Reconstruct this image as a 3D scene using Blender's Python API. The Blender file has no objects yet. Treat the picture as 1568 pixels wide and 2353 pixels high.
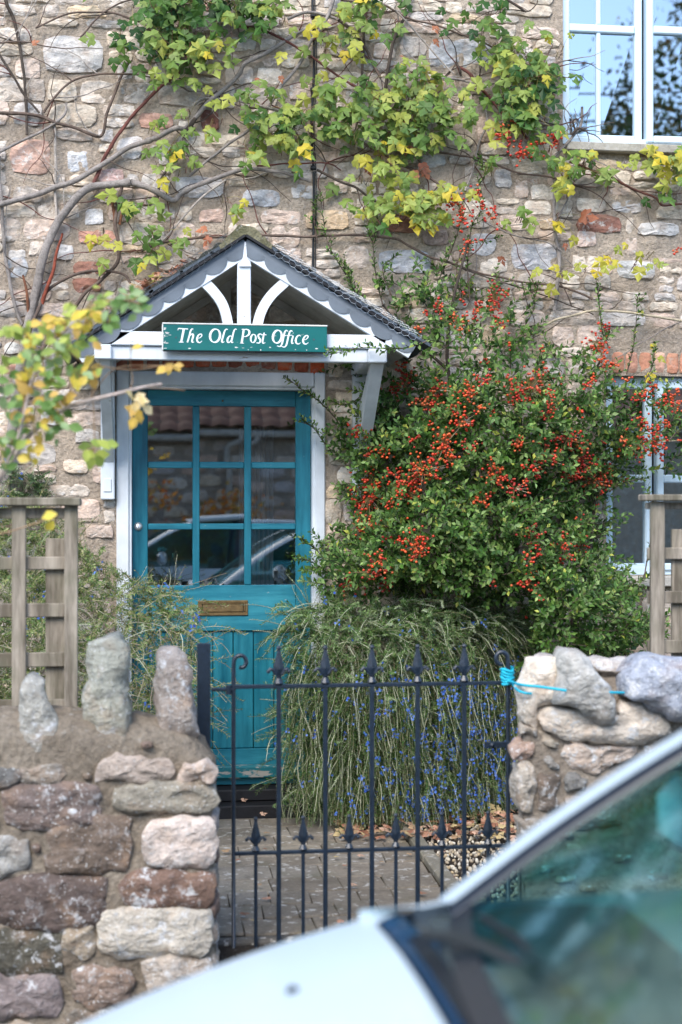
import bpy, math, random
import numpy as np
from mathutils import Vector, Matrix, Euler, noise

random.seed(11); RNG = np.random.default_rng(11)
scene = bpy.context.scene
COL = scene.collection
PI = math.pi

# ---------------------------------------------------------------- camera
CAM_Z, CAM_V, YAW, FPX = 1.53, -7.144, math.radians(7.125), 3240.0
cam_data = bpy.data.cameras.new('camera')
cam = bpy.data.objects.new('camera', cam_data); COL.objects.link(cam)
cam.location = (0, CAM_V, CAM_Z)
cam.rotation_euler = (PI/2, 0, -YAW)
cam_data.sensor_fit = 'VERTICAL'; cam_data.sensor_height = 36; cam_data.sensor_width = 24
cam_data.lens = FPX/2353*36
cam_data.clip_start = 0.05; cam_data.clip_end = 500
cam_data.dof.use_dof = True; cam_data.dof.focus_distance = 6.95; cam_data.dof.aperture_fstop = 1.9
cam_data.dof.aperture_blades = 9
scene.camera = cam

# ---------------------------------------------------------------- light
SUN_EL, SUN_DIR = math.radians(44), Vector((-0.45, -1.0, 0)).normalized()
world = bpy.data.worlds.new('World'); scene.world = world; world.use_nodes = True
wn = world.node_tree.nodes; wl = world.node_tree.links
bg = wn.get('Background') or wn.new('ShaderNodeBackground')
sky = wn.new('ShaderNodeTexSky'); sky.sky_type = 'NISHITA'; sky.sun_disc = False
sky.sun_elevation = SUN_EL; sky.sun_rotation = math.atan2(SUN_DIR.x, SUN_DIR.y)
sky.air_density = 1.0; sky.dust_density = .6; sky.ozone_density = 1.6
wl.new(sky.outputs[0], bg.inputs[0]); bg.inputs[1].default_value = 0.13
sd = bpy.data.lights.new('sun', 'SUN'); sd.energy = 1.5; sd.angle = math.radians(34); sd.color = (1, .92, .81)
sun = bpy.data.objects.new('sun', sd); COL.objects.link(sun); sun.location = (0, -10, 20)
sdir = Vector((SUN_DIR.x*math.cos(SUN_EL), SUN_DIR.y*math.cos(SUN_EL), math.sin(SUN_EL)))
sun.rotation_euler = sdir.to_track_quat('Z', 'Y').to_euler()
scene.view_settings.view_transform = 'Standard'; scene.view_settings.look = 'None'
scene.view_settings.gamma = 1.0; scene.view_settings.use_curve_mapping = False
scene.view_settings.exposure = 1.55
scene.render.engine = 'CYCLES'
scene.cycles.max_bounces = 8; scene.cycles.transparent_max_bounces = 8
scene.cycles.use_denoising = True
scene.cycles.sample_clamp_indirect = 6

# ---------------------------------------------------------------- helpers
CT, ST = math.cos(YAW), math.sin(YAW)
def ray(px, py):
    a = (px-784)/FPX; b = (1176.5-py)/FPX
    return (a*CT+ST, -a*ST+CT, b)
def at(px, py, v):
    r = ray(px, py); t = (v-CAM_V)/r[1]
    return Vector((r[0]*t, v, CAM_Z+r[2]*t))
def gnd(px, py, z=0):
    r = ray(px, py); t = (z-CAM_Z)/r[2]
    return Vector((r[0]*t, CAM_V+r[1]*t, z))
def proj(p):
    dx, dy, dz = p[0], p[1]-CAM_V, p[2]-CAM_Z
    d = dx*ST+dy*CT; x = dx*CT-dy*ST
    return 784+x/d*FPX, 1176.5-dz/d*FPX
def lin(c):
    return tuple(((x/12.92) if x <= .04045 else ((x+.055)/1.055)**2.4) for x in c)
def S(r, g, b): return lin((r/255, g/255, b/255))
def U(a, b): return random.uniform(a, b)
def nz(p, s=1.0, o=0.0): return noise.noise(Vector((p[0]*s+o, p[1]*s+o*1.7, p[2]*s-o)))

def origin(o):
    v = Vector((0, 0, 0))
    while o is not None:
        v += Vector(o.location); o = o.parent
    return v
def thing(name, label, cat, loc=(0, 0, 0), group=None):
    o = bpy.data.objects.new(name, None); COL.objects.link(o)
    o.location = loc; o.empty_display_size = .1
    o['label'] = label; o['category'] = cat
    if group: o['group'] = group
    return o
def tag(o, label, cat, group=None, kind=None):
    if label: o['label'] = label
    if cat: o['category'] = cat
    if group: o['group'] = group
    if kind: o['kind'] = kind
    return o

class MB:
    def __init__(s): s.v = []; s.f = []; s.c = []; s.cur = (1, 1, 1)
    def add(s, vs, fs, c=None):
        n = len(s.v); s.v.extend([tuple(p) for p in vs]); s.f.extend([tuple(i+n for i in f) for f in fs])
        s.c.extend([c or s.cur]*len(vs)); return s
    def box(s, a, b, bev=0.0, rot=None, c=None):
        a = Vector(a); b = Vector(b)
        lo = Vector([min(a[i], b[i]) for i in range(3)]); hi = Vector([max(a[i], b[i]) for i in range(3)])
        if bev <= 0:
            vs = [Vector((x, y, z)) for x in (lo.x, hi.x) for y in (lo.y, hi.y) for z in (lo.z, hi.z)]
            fs = [(0, 1, 3, 2), (4, 6, 7, 5), (0, 4, 5, 1), (2, 3, 7, 6), (0, 2, 6, 4), (1, 5, 7, 3)]
        else:
            vs = []; idx = {}
            for ix in (0, 1):
                for iy in (0, 1):
                    for iz in (0, 1):
                        cx, cy, cz = (lo.x, hi.x)[ix], (lo.y, hi.y)[iy], (lo.z, hi.z)[iz]
                        sx, sy, sz = (bev, -bev)[ix], (bev, -bev)[iy], (bev, -bev)[iz]
                        idx[(ix, iy, iz)] = len(vs)
                        vs += [Vector((cx, cy+sy, cz+sz)), Vector((cx+sx, cy, cz+sz)), Vector((cx+sx, cy+sy, cz))]
            I = lambda x, y, z, k: idx[(x, y, z)]+k
            fs = []
            for x in (0, 1): fs.append((I(x,0,0,0), I(x,1,0,0), I(x,1,1,0), I(x,0,1,0)))
            for y in (0, 1): fs.append((I(0,y,0,1), I(1,y,0,1), I(1,y,1,1), I(0,y,1,1)))
            for z in (0, 1): fs.append((I(0,0,z,2), I(1,0,z,2), I(1,1,z,2), I(0,1,z,2)))
            for y in (0, 1):
                for z in (0, 1): fs.append((I(0,y,z,1), I(1,y,z,1), I(1,y,z,2), I(0,y,z,2)))
            for x in (0, 1):
                for z in (0, 1): fs.append((I(x,0,z,0), I(x,1,z,0), I(x,1,z,2), I(x,0,z,2)))
            for x in (0, 1):
                for y in (0, 1): fs.append((I(x,y,0,0), I(x,y,1,0), I(x,y,1,1), I(x,y,0,1)))
            for x in (0, 1):
                for y in (0, 1):
                    for z in (0, 1): fs.append((I(x,y,z,0), I(x,y,z,1), I(x,y,z,2)))
        if rot is not None:
            cc = (lo+hi)/2; vs = [cc+rot@(p-cc) for p in vs]
        return s.add(vs, fs, c)
    def prism(s, pts, v0, v1, c=None):
        """pts list of (u,z); extruded along v"""
        n = len(pts)
        vs = [(p[0], v0, p[1]) for p in pts]+[(p[0], v1, p[1]) for p in pts]
        fs = [tuple(range(n)), tuple(range(2*n-1, n-1, -1))]+[(i, (i+1) % n, n+(i+1) % n, n+i) for i in range(n)]
        return s.add(vs, fs, c)
    def tube(s, pts, r, n=6, c=None, cap=True, cols=None):
        pts = [Vector(p) for p in pts]
        if not hasattr(r, '__len__'): r = [r]*len(pts)
        vs = []; up = None
        for i, p in enumerate(pts):
            d = (pts[min(i+1, len(pts)-1)]-pts[max(i-1, 0)])
            if d.length < 1e-9: d = Vector((0, 0, 1))
            d.normalize()
            if up is None:
                up = d.cross(Vector((0.3, 1, .2))).normalized()
            up = (up-d*up.dot(d)); up = up.normalized() if up.length > 1e-6 else d.orthogonal().normalized()
            w = d.cross(up)
            for k in range(n):
                a = 2*PI*k/n
                vs.append(p+(up*math.cos(a)+w*math.sin(a))*r[i])
        fs = []
        for i in range(len(pts)-1):
            for k in range(n):
                fs.append((i*n+k, i*n+(k+1) % n, (i+1)*n+(k+1) % n, (i+1)*n+k))
        if cap: fs += [tuple(range(n)), tuple(range(len(vs)-1, len(vs)-n-1, -1))]
        return s.add(vs, fs, c)
    def ball(s, p, r, c=None, seg=8, rings=6, sc=(1, 1, 1)):
        vs = []; fs = []
        for i in range(rings+1):
            th = PI*i/rings
            for k in range(seg):
                a = 2*PI*k/seg
                vs.append((p[0]+r*sc[0]*math.sin(th)*math.cos(a), p[1]+r*sc[1]*math.sin(th)*math.sin(a), p[2]+r*sc[2]*math.cos(th)))
        for i in range(rings):
            for k in range(seg):
                fs.append((i*seg+k, i*seg+(k+1) % seg, (i+1)*seg+(k+1) % seg, (i+1)*seg+k))
        return s.add(vs, fs, c)
    def lathe(s, base, prof, n=10, axis='z', c=None):
        vs = []; fs = []; m = len(prof)
        for (r, h) in prof:
            for k in range(n):
                a = 2*PI*k/n
                if axis == 'z': vs.append((base[0]+r*math.cos(a), base[1]+r*math.sin(a), base[2]+h))
                elif axis == 'y': vs.append((base[0]+r*math.cos(a), base[1]+h, base[2]+r*math.sin(a)))
                else: vs.append((base[0]+h, base[1]+r*math.cos(a), base[2]+r*math.sin(a)))
        for i in range(m-1):
            for k in range(n): fs.append((i*n+k, i*n+(k+1) % n, (i+1)*n+(k+1) % n, (i+1)*n+k))
        fs += [tuple(range(n)), tuple(range(m*n-1, m*n-n-1, -1))]
        return s.add(vs, fs, c)
    def grid(s, fn, nu, nv, c=None):
        vs = [fn(i/nu, j/nv) for j in range(nv+1) for i in range(nu+1)]
        fs = [(j*(nu+1)+i, j*(nu+1)+i+1, (j+1)*(nu+1)+i+1, (j+1)*(nu+1)+i) for j in range(nv) for i in range(nu)]
        return s.add(vs, fs, c)
    def build(s, name, m, parent=None, smooth=False, local=None):
        me = bpy.data.meshes.new(name)
        off = origin(parent) if parent is not None else Vector((0, 0, 0))
        me.from_pydata([(p[0]-off.x, p[1]-off.y, p[2]-off.z) for p in s.v], [], s.f)
        ca = me.color_attributes.new('Col', 'FLOAT_COLOR', 'POINT')
        a = np.ones((len(s.v), 4), np.float32)
        if s.c: a[:, :3] = np.array(s.c, np.float32)
        ca.data.foreach_set('color', a.ravel())
        if smooth: me.polygons.foreach_set('use_smooth', [True]*len(me.polygons))
        me.materials.append(m); me.update()
        o = bpy.data.objects.new(name, me); COL.objects.link(o)
        if parent is not None: o.parent = parent
        return o

def np_obj(name, V, F, C, m, parent=None, smooth=False):
    V = np.asarray(V, np.float32).reshape(-1, 3).copy(); F = np.asarray(F, np.int32)
    if parent is not None: V -= np.array(origin(parent), np.float32)
    me = bpy.data.meshes.new(name); k = F.shape[1]
    me.vertices.add(len(V)); me.vertices.foreach_set('co', V.ravel())
    me.loops.add(F.size); me.loops.foreach_set('vertex_index', F.ravel())
    me.polygons.add(len(F)); me.polygons.foreach_set('loop_start', np.arange(0, F.size, k, dtype=np.int32))
    me.update(calc_edges=True)
    if smooth: me.polygons.foreach_set('use_smooth', np.ones(len(F), bool))
    ca = me.color_attributes.new('Col', 'FLOAT_COLOR', 'POINT')
    a = np.ones((len(V), 4), np.float32); a[:, :3] = C; ca.data.foreach_set('color', a.ravel())
    me.materials.append(m); me.update()
    o = bpy.data.objects.new(name, me); COL.objects.link(o)
    if parent is not None: o.parent = parent
    return o

class Batch:
    """many small copies of base shapes gathered in one mesh"""
    def __init__(s): s.V = []; s.F = []; s.C = []; s.n = 0
    def add(s, bv, bf, M, col):
        """bv (k,3) bf (f,3) M (N,3,4) col (N,3)"""
        M = np.asarray(M); N = len(M)
        if N == 0: return
        V = np.einsum('nij,kj->nki', M[:, :, :3], bv)+M[:, None, :, 3]
        F = bf[None]+(np.arange(N)*len(bv))[:, None, None]+s.n
        s.V.append(V.reshape(-1, 3)); s.F.append(F.reshape(-1, bf.shape[1])); s.C.append(np.repeat(np.asarray(col), len(bv), 0))
        s.n += N*len(bv)
    def build(s, name, m, parent=None, smooth=False):
        return np_obj(name, np.concatenate(s.V), np.concatenate(s.F), np.concatenate(s.C), m, parent, smooth)

def frame_mat(p, tip, nrm, size, wid=1.0):
    """3x4: local +Y goes to tip, local +Z to normal"""
    y = Vector(tip).normalized(); z = Vector(nrm); z = z-y*z.dot(y)
    if z.length < 1e-5: z = y.orthogonal()
    z.normalize(); x = y.cross(z)
    return [[x[i]*size*wid, y[i]*size, z[i]*size, p[i]] for i in range(3)]

def spline(pts, k=5):
    P = [Vector(p) for p in pts]
    if len(P) < 3: return [P[0].lerp(P[-1], i/k) for i in range(k+1)]
    P = [P[0]*2-P[1]]+P+[P[-1]*2-P[-2]]; out = []
    for i in range(1, len(P)-2):
        a, b, c, d = P[i-1:i+3]
        for j in range(k):
            t = j/k
            out.append(.5*((2*b)+(c-a)*t+(2*a-5*b+4*c-d)*t*t+(3*b-a-3*c+d)*t**3))
    out.append(P[-2]); return out
def inpoly(x, y, P):
    r = False; j = len(P)-1
    for i in range(len(P)):
        if (P[i][1] > y) != (P[j][1] > y) and x < (P[j][0]-P[i][0])*(y-P[i][1])/(P[j][1]-P[i][1])+P[i][0]: r = not r
        j = i
    return r
def edged(x, y, P):
    d = 1e9
    for i in range(len(P)):
        a = P[i-1]; b = P[i]; L = (b[0]-a[0])**2+(b[1]-a[1])**2
        t = max(0, min(1, ((x-a[0])*(b[0]-a[0])+(y-a[1])*(b[1]-a[1]))/max(L, 1e-9)))
        d = min(d, math.hypot(x-a[0]-t*(b[0]-a[0]), y-a[1]-t*(b[1]-a[1])))
    return d

# ---------------------------------------------------------------- materials
class NT:
    def __init__(s, name):
        s.m = bpy.data.materials.new(name); s.m.use_nodes = True; s.t = s.m.node_tree
        s.b = s.t.nodes['Principled BSDF']; s.out = s.t.nodes['Material Output']
        s.tc = s.t.nodes.new('ShaderNodeTexCoord').outputs['Object']
    def n(s, k): return s.t.nodes.new(k)
    def l(s, a, b): s.t.links.new(a, b)
    def noise(s, scale, det=4, rough=.55, vec=None, st=None, dist=0):
        x = s.n('ShaderNodeTexNoise'); x.inputs['Scale'].default_value = scale; x.inputs['Detail'].default_value = det
        x.inputs['Roughness'].default_value = rough; x.inputs['Distortion'].default_value = dist
        v = vec or s.tc
        if st:
            mp = s.n('ShaderNodeMapping'); mp.inputs['Scale'].default_value = st; s.l(v, mp.inputs[0]); v = mp.outputs[0]
        s.l(v, x.inputs['Vector']); return x.outputs['Fac']
    def ramp(s, fac, lo, hi, a=0.0, b=1.0):
        r = s.n('ShaderNodeMapRange'); r.inputs[1].default_value = lo; r.inputs[2].default_value = hi
        r.inputs[3].default_value = a; r.inputs[4].default_value = b; r.clamp = True; s.l(fac, r.inputs[0]); return r.outputs[0]
    def mix(s, fac, a, b, mode='MIX'):
        x = s.n('ShaderNodeMix'); x.data_type = 'RGBA'; x.blend_type = mode
        for sock, val in ((x.inputs[0], fac), (x.inputs[6], a), (x.inputs[7], b)):
            if hasattr(val, 'links') or hasattr(val, 'is_output'): s.l(val, sock)
            elif hasattr(val, '__len__'): sock.default_value = (*val[:3], 1)
            else: sock.default_value = val
        return x.outputs[2]
    def mul(s, a, b):
        x = s.n('ShaderNodeMath'); x.operation = 'MULTIPLY'
        for i, v in enumerate((a, b)):
            if hasattr(v, 'is_output'): s.l(v, x.inputs[i])
            else: x.inputs[i].default_value = v
        return x.outputs[0]
    def addm(s, a, b):
        x = s.n('ShaderNodeMath'); x.operation = 'ADD'
        for i, v in enumerate((a, b)):
            if hasattr(v, 'is_output'): s.l(v, x.inputs[i])
            else: x.inputs[i].default_value = v
        return x.outputs[0]
    def col(s):
        a = s.n('ShaderNodeAttribute'); a.attribute_name = 'Col'; return a.outputs['Color']
    def hsv(s, col, fac):
        """multiply brightness by fac socket"""
        x = s.n('ShaderNodeVectorMath'); x.operation = 'SCALE'; s.l(col, x.inputs[0]); s.l(fac, x.inputs['Scale']); return x.outputs[0]
    def bump(s, h, strength=.5, dist=.01):
        b = s.n('ShaderNodeBump'); b.inputs['Strength'].default_value = strength; b.inputs['Distance'].default_value = dist
        s.l(h, b.inputs['Height']); s.l(b.outputs[0], s.b.inputs['Normal'])
    def base(s, c):
        if hasattr(c, 'is_output'): s.l(c, s.b.inputs['Base Color'])
        else: s.b.inputs['Base Color'].default_value = (*c, 1)
    def rough(s, r):
        if hasattr(r, 'is_output'): s.l(r, s.b.inputs['Roughness'])
        else: s.b.inputs['Roughness'].default_value = r
        return s

def mk_stone(name, lichen=.5, scale=1.0, lich_col=(.62, .6, .57), bd=.012, speck=0):
    t = NT(name)
    big = t.noise(9*scale, 5, .6); fine = t.noise(60*scale, 5, .7); strat = t.noise(22*scale, 4, .6, st=(1, 1, 1.9), dist=.3)
    f = t.addm(t.ramp(big, .3, .7, .62, 1.0), t.ramp(fine, .25, .75, -.25, .25))
    f = t.addm(f, t.ramp(strat, .3, .7, -.05, .45))
    c = t.hsv(t.col(), f)
    warm = t.ramp(t.noise(14*scale, 3, .5), .52, .68)
    c = t.mix(t.mul(warm, .35), c, (.42, .27, .17), 'MIX')
    li = t.ramp(t.noise(34*scale, 5, .68, dist=.3), .54, .62); li2 = t.ramp(t.noise(6*scale, 2), .42, .58)
    c = t.mix(t.mul(t.mul(li, li2), lichen), c, lich_col)
    dk = t.ramp(t.noise(75*scale, 4, .7), .62, .74)
    c = t.mix(t.mul(dk, .4), c, (.08, .07, .06))
    if speck:
        sp = t.ramp(t.noise(100, 3, .6), .60, .66); sp2 = t.ramp(t.noise(9, 3), .38, .55)
        c = t.mix(t.mul(t.mul(sp, sp2), speck), c, (.72, .74, .74))
        pt = t.ramp(t.noise(48, 4, .7), .60, .70); c = t.mix(t.mul(pt, .6), c, (.07, .065, .055))
    t.base(c); t.rough(.95); t.b.inputs['Specular IOR Level'].default_value = .25
    t.bump(t.addm(t.mul(strat, .9), t.addm(t.mul(fine, .7), t.mul(big, .9))), .85, bd); return t.m
def mk_mortar(name, c1, c2, sc=1.0):
    t = NT(name)
    a = t.noise(4*sc, 5, .6); b = t.noise(55*sc, 6, .75)
    c = t.mix(t.ramp(a, .35, .65), c1, c2)
    c = t.hsv(c, t.ramp(b, .25, .75, .55, 1.35))
    dk = t.ramp(t.noise(30*sc, 4, .7), .58, .70); c = t.mix(t.mul(dk, .5), c, (.07, .06, .05)); lc = t.ramp(t.noise(42*sc, 4, .65), .60, .67); c = t.mix(t.mul(t.mul(lc, t.ramp(t.noise(7*sc, 3), .45, .6)), .55), c, (.6, .58, .54))
    t.base(c); t.rough(.97); t.b.inputs['Specular IOR Level'].default_value = .2
    t.bump(t.addm(b, t.mul(t.noise(14*sc, 5, .7), 1.6)), 1.0, .022); return t.m
def mk_paint(name, col, col2, under, wear=.60, rough=.45, st=(1, 1, .15), sc=14, spec=.4, dirt=.0):
    t = NT(name)
    a = t.noise(sc, 5, .62, st=st); g = t.noise(5, 4, .6)
    c = t.mix(t.ramp(a, .3, .72), col, col2)
    c = t.hsv(c, t.ramp(g, .3, .7, .86, 1.1))
    w = t.ramp(t.noise(34, 5, .7, st=(.35, 1, 1)), wear, wear+.05)
    c = t.mix(w, c, under)
    if dirt:
        c = t.mix(t.mul(t.ramp(t.noise(9, 5, .7), .45, .75), dirt), c, (.12, .1, .07))
    t.base(c); t.rough(t.ramp(a, .2, .8, rough-.1, rough+.15)); t.b.inputs['Specular IOR Level'].default_value = spec
    t.bump(t.addm(a, t.mul(w, -.6)), .35, .003); return t.m
def mk_leaf(name, rough=.5, trans=.3, spec=.35):
    t = NT(name)
    c = t.hsv(t.col(), t.ramp(t.noise(45, 2), .3, .7, .75, 1.25))
    t.base(c); t.rough(rough); t.b.inputs['Specular IOR Level'].default_value = spec
    tr = t.n('ShaderNodeBsdfTranslucent'); t.l(c, tr.inputs[0])
    mx = t.n('ShaderNodeMixShader'); mx.inputs[0].default_value = trans
    t.l(t.b.outputs[0], mx.inputs[1]); t.l(tr.outputs[0], mx.inputs[2]); t.l(mx.outputs[0], t.out.inputs[0]); return t.m
def mk_plain(name, col, rough=.6, metal=0, var=.15, sc=30, bump=.2, spec=.4, usecol=False):
    t = NT(name)
    base = t.col() if usecol else None
    f = t.ramp(t.noise(sc, 5, .65), .3, .7, 1-var, 1+var)
    if base is None:
        rgb = t.n('ShaderNodeRGB'); rgb.outputs[0].default_value = (*col, 1); base = rgb.outputs[0]
    t.base(t.hsv(base, f)); t.rough(rough); t.b.inputs['Metallic'].default_value = metal
    t.b.inputs['Specular IOR Level'].default_value = spec
    if bump: t.bump(t.noise(sc*3, 4, .7), bump, .004)
    return t.m
def mk_glass(name, refl=.3, tint=(.8, .85, .85), rough=.01, graze=1.0, gcol=(.95, .98, 1)):
    t = NT(name); t.t.nodes.remove(t.b)
    tr = t.n('ShaderNodeBsdfTransparent'); tr.inputs[0].default_value = (*tint, 1)
    gl = t.n('ShaderNodeBsdfGlossy'); gl.inputs['Roughness'].default_value = rough; gl.inputs[0].default_value = (*gcol, 1)
    fr = t.n('ShaderNodeFresnel'); fr.inputs[0].default_value = 1.5
    f = t.addm(t.mul(fr.outputs[0], graze), refl)
    mx = t.n('ShaderNodeMixShader'); t.l(t.ramp(f, 0, 1), mx.inputs[0]); t.l(tr.outputs[0], mx.inputs[1]); t.l(gl.outputs[0], mx.inputs[2])
    t.l(mx.outputs[0], t.out.inputs[0]); return t.m

M = {}
M['stone'] = mk_stone('facade_stone', .8, lich_col=(.70, .67, .63), bd=.013)
M['fstone'] = mk_stone('garden_wall_stone', 1.0, .7, (.62, .63, .64), .026, .8)
M['mortar'] = mk_mortar('facade_mortar', S(206, 190, 172), S(182, 166, 149))
M['fmortar'] = mk_mortar('garden_wall_mortar', S(172, 160, 144), S(140, 128, 113), .9)
M['rmortar'] = mk_mortar('pier_mortar', S(186, 174, 160), S(150, 138, 124), .9)
M['brick'] = mk_stone('brick', .35, 1.2, (.5, .45, .4), .006)
M['white'] = mk_paint('white_paint', S(222, 228, 233), S(205, 212, 218), (.25, .22, .18), .67, .5)
M['whiteb'] = mk_paint('white_beam_paint', S(224, 230, 236), S(208, 216, 224), (.22, .2, .17), .62, .5, st=(.2, 1, 1))
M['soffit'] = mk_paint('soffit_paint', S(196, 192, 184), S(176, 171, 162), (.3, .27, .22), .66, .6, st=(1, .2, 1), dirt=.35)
M['upvc'] = mk_plain('window_frame_plastic', S(205, 226, 240), .35, var=.03, bump=0)
M['teal'] = mk_paint('teal_paint', S(6, 88, 108), S(40, 132, 150), (.42, .44, .42), .69, .42, st=(2.2, 1, .22), sc=9)
M['tealh'] = mk_paint('teal_rail_paint', S(8, 94, 116), S(54, 142, 158), (.42, .44, .42), .66, .42, st=(.25, 1, 2.2), sc=9)
M['sill_old'] = mk_paint('peeling_teal', S(14, 96, 106), S(20, 110, 122), S(150, 148, 142), .5, .6, st=(.2, 1, 1))
M['signg'] = mk_paint('sign_green', S(2, 92, 92), S(4, 104, 100), S(205, 210, 205), .665, .35, st=(.25, 1, 1), sc=8)
M['signw'] = mk_paint('sign_edge_white', S(222, 224, 220), S(200, 200, 195), (.15, .12, .1), .6, .6)
M['letter'] = mk_plain('sign_lettering', S(226, 232, 232), .5, var=.05, bump=0)
M['lead'] = mk_plain('lead_sheet', S(112, 121, 131), .55, .0, .18, 7, .15)
M['slate'] = mk_plain('slate', S(70, 80, 90), .6, 0, .3, 18, .5)
M['wire'] = mk_plain('galvanised_wire', S(150, 158, 165), .45, .6, .1, 30, 0)
M['iron'] = mk_plain('black_iron', S(28, 40, 54), .32, 0, .35, 60, .25, .7)
M['brass'] = mk_plain('old_brass', S(134, 112, 78), .45, .7, .3, 25, .3)
M['chrome'] = mk_plain('lock_metal', S(185, 190, 192), .35, .6, .1, 30, 0)
M['black'] = mk_plain('black_step', S(24, 24, 28), .6, 0, .4, 20, .4)
M['cable'] = mk_plain('cable_rubber', S(32, 36, 40), .6, 0, .2, 20, 0)
M['rope'] = mk_plain('blue_rope', S(30, 178, 205), .6, 0, .15, 80, .4)
M['leaf'] = mk_leaf('creeper_leaf', .5, .35)
M['sleaf'] = mk_leaf('small_glossy_leaf', .42, .25, .28)
M['needle'] = mk_leaf('needle', .5, .15)
M['berry'] = mk_plain('berry', (1, 1, 1), .28, 0, .2, 90, 0, .5, usecol=True)
M['flower'] = mk_leaf('blue_flower', .6, .4)
M['dryleaf'] = mk_leaf('dry_leaf', .8, .1)
def mk_bark(name):
    t = NT(name)
    a = t.noise(22, 6, .7, dist=.4); b = t.noise(120, 4, .7)
    c = t.hsv(t.col(), t.addm(t.ramp(a, .3, .7, .55, 1.3), t.ramp(b, .3, .7, -.2, .2)))
    t.base(c); t.rough(.9); t.bump(t.addm(a, b), .9, .006); return t.m
M['bark'] = mk_bark('vine_bark')
def mk_wood(name):
    t = NT(name)
    a = t.noise(16, 5, .65, st=(1, 1, .12)); b = t.noise(7, 3, .5)
    c = t.mix(t.ramp(a, .38, .62), S(170, 160, 146), S(98, 90, 78)); c = t.mix(t.mul(t.ramp(b, .45, .62), .4), c, S(104, 104, 84))
    t.base(c); t.rough(.9); t.bump(a, .5, .004); return t.m
M['wood'] = mk_wood('weathered_trellis_wood')
def mk_paver():
    t = NT('paver')
    a = t.noise(7, 5, .65); b = t.noise(60, 5, .7)
    c = t.hsv(t.col(), t.addm(t.ramp(a, .3, .7, .7, 1.15), t.ramp(b, .3, .7, -.2, .2)))
    li = t.ramp(t.noise(24, 4, .65), .58, .64); c = t.mix(t.mul(li, .8), c, (.46, .44, .40))
    mo = t.ramp(t.noise(5, 4, .6), .55, .7); c = t.mix(t.mul(mo, .35), c, (.10, .10, .05))
    t.base(c); t.rough(.85); t.bump(t.addm(a, b), .6, .006); return t.m
M['paver'] = mk_paver()
M['joint'] = mk_mortar('joint_soil', S(70, 64, 52), S(52, 48, 40))
M['gravel'] = mk_plain('gravel_stone', (1, 1, 1), .85, 0, .25, 40, .3, usecol=True)
M['asphalt'] = mk_mortar('asphalt', (.05, .05, .052), (.065, .065, .065), 2)
M['soil'] = mk_mortar('soil', (.05, .04, .03), (.08, .06, .045))
M['dglass'] = mk_glass('door_glass', .24, (.85, .87, .87), .004)
M['wglass'] = mk_glass('window_glass', .50, (.6, .65, .7), .01, 1.0, (.88, .96, 1))
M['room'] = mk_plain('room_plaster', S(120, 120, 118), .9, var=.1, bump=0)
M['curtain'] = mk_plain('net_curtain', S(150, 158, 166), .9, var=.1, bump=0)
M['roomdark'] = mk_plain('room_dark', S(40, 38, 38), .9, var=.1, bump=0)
M['pantile'] = mk_plain('pantile', S(112, 78, 64), .8, 0, .35, 5, .4)
# ================================================================ ground, road, path
def sheet(name, x0, x1, y0, y1, z, m, n=1):
    b = MB(); b.grid(lambda i, j: (x0+(x1-x0)*i, y0+(y1-y0)*j, z), n, n)
    o = b.build(name, m); o['kind'] = 'structure'; return o
sheet('ground', -150, 150, -150, 150, -.26, M['soil'])
sheet('road', -60, 60, -11.2, -4.35, -.22, M['asphalt'])
b = MB(); b.box((-60, -4.35, -.30), (60, -4.22, -.17), .01, c=S(120, 118, 112)); o = b.build('kerb', M['paver']); o['kind'] = 'structure'
for l in (o,): pass
b = MB(); b.box((-60, -4.22, -.30), (60, -2.13, -.16)); o = b.build('pavement', M['asphalt']); o['kind'] = 'structure'
b = MB(); b.grid(lambda i, j: (-6+14*i, -2.38+2.5*j, -.012+.01*nz((i*20, j*9, 0))), 60, 16); o = b.build('garden_soil', M['soil']); o['kind'] = 'structure'

KU = 1.12
b = MB(); b.box((-.1, -2.12, -.25), (1.35, -2.065, .004), .01, c=S(90, 86, 80)); o = b.build('threshold_step', M['paver']); o['kind'] = 'structure'
path = MB(); path.grid(lambda i, j: (-.42+(KU+.42)*i, -2.07+1.97*j, .0), 2, 2, (.3, .28, .24))
path = path.build('path', M['joint']); path['kind'] = 'structure'
pv = [S(132, 122, 108), S(120, 111, 98), S(140, 130, 114), S(124, 114, 100), S(134, 126, 114)]
v = -2.06; row = 0
while v < -.12:
    dv = U(.16, .21); u = -.4-U(0, .12); sh = U(-.02, .02)
    while u < KU-.02:
        w = U(.13, .29); u1 = min(u+w, KU-.012)
        if KU-.012-u1 < .06: u1 = KU-.012
        if u1 > -.38:
            b = MB(); g = .002; sl = U(-.008, .008)
            z0 = .006+U(-.002, .004)
            c = random.choice(pv); f_ = U(.85, 1.12); c = tuple(x*f_ for x in c)
            def fn(i, j, u=u, u1=u1, v=v, dv=dv, g=g, sl=sl, z0=z0):
                e = min(i, 1-i, j, 1-j)
                bi = .0022/(u1-u); bj = .0035/dv; i = (0, bi, .5, 1-bi, 1)[round(i*4)]; j = (0, bj, .5, 1-bj, 1)[round(j*4)]; e = min(i, 1-i, j, 1-j)
                g2 = .0005
                return (u+g2+(u1-u-2*g2)*i+sl*(j-.5)*(1 if .01 < i < .99 or True else 0), v+g+(dv-2*g)*j, z0+(0.004 if e > 1e-6 else -.004)+.004*nz((u+i, v+j, 0), 6))
            b.grid(fn, 4, 4, c); b.build('paver', M['paver'], path, smooth=False)
        u = u1+.001
    v += dv+.002; row += 1
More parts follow.
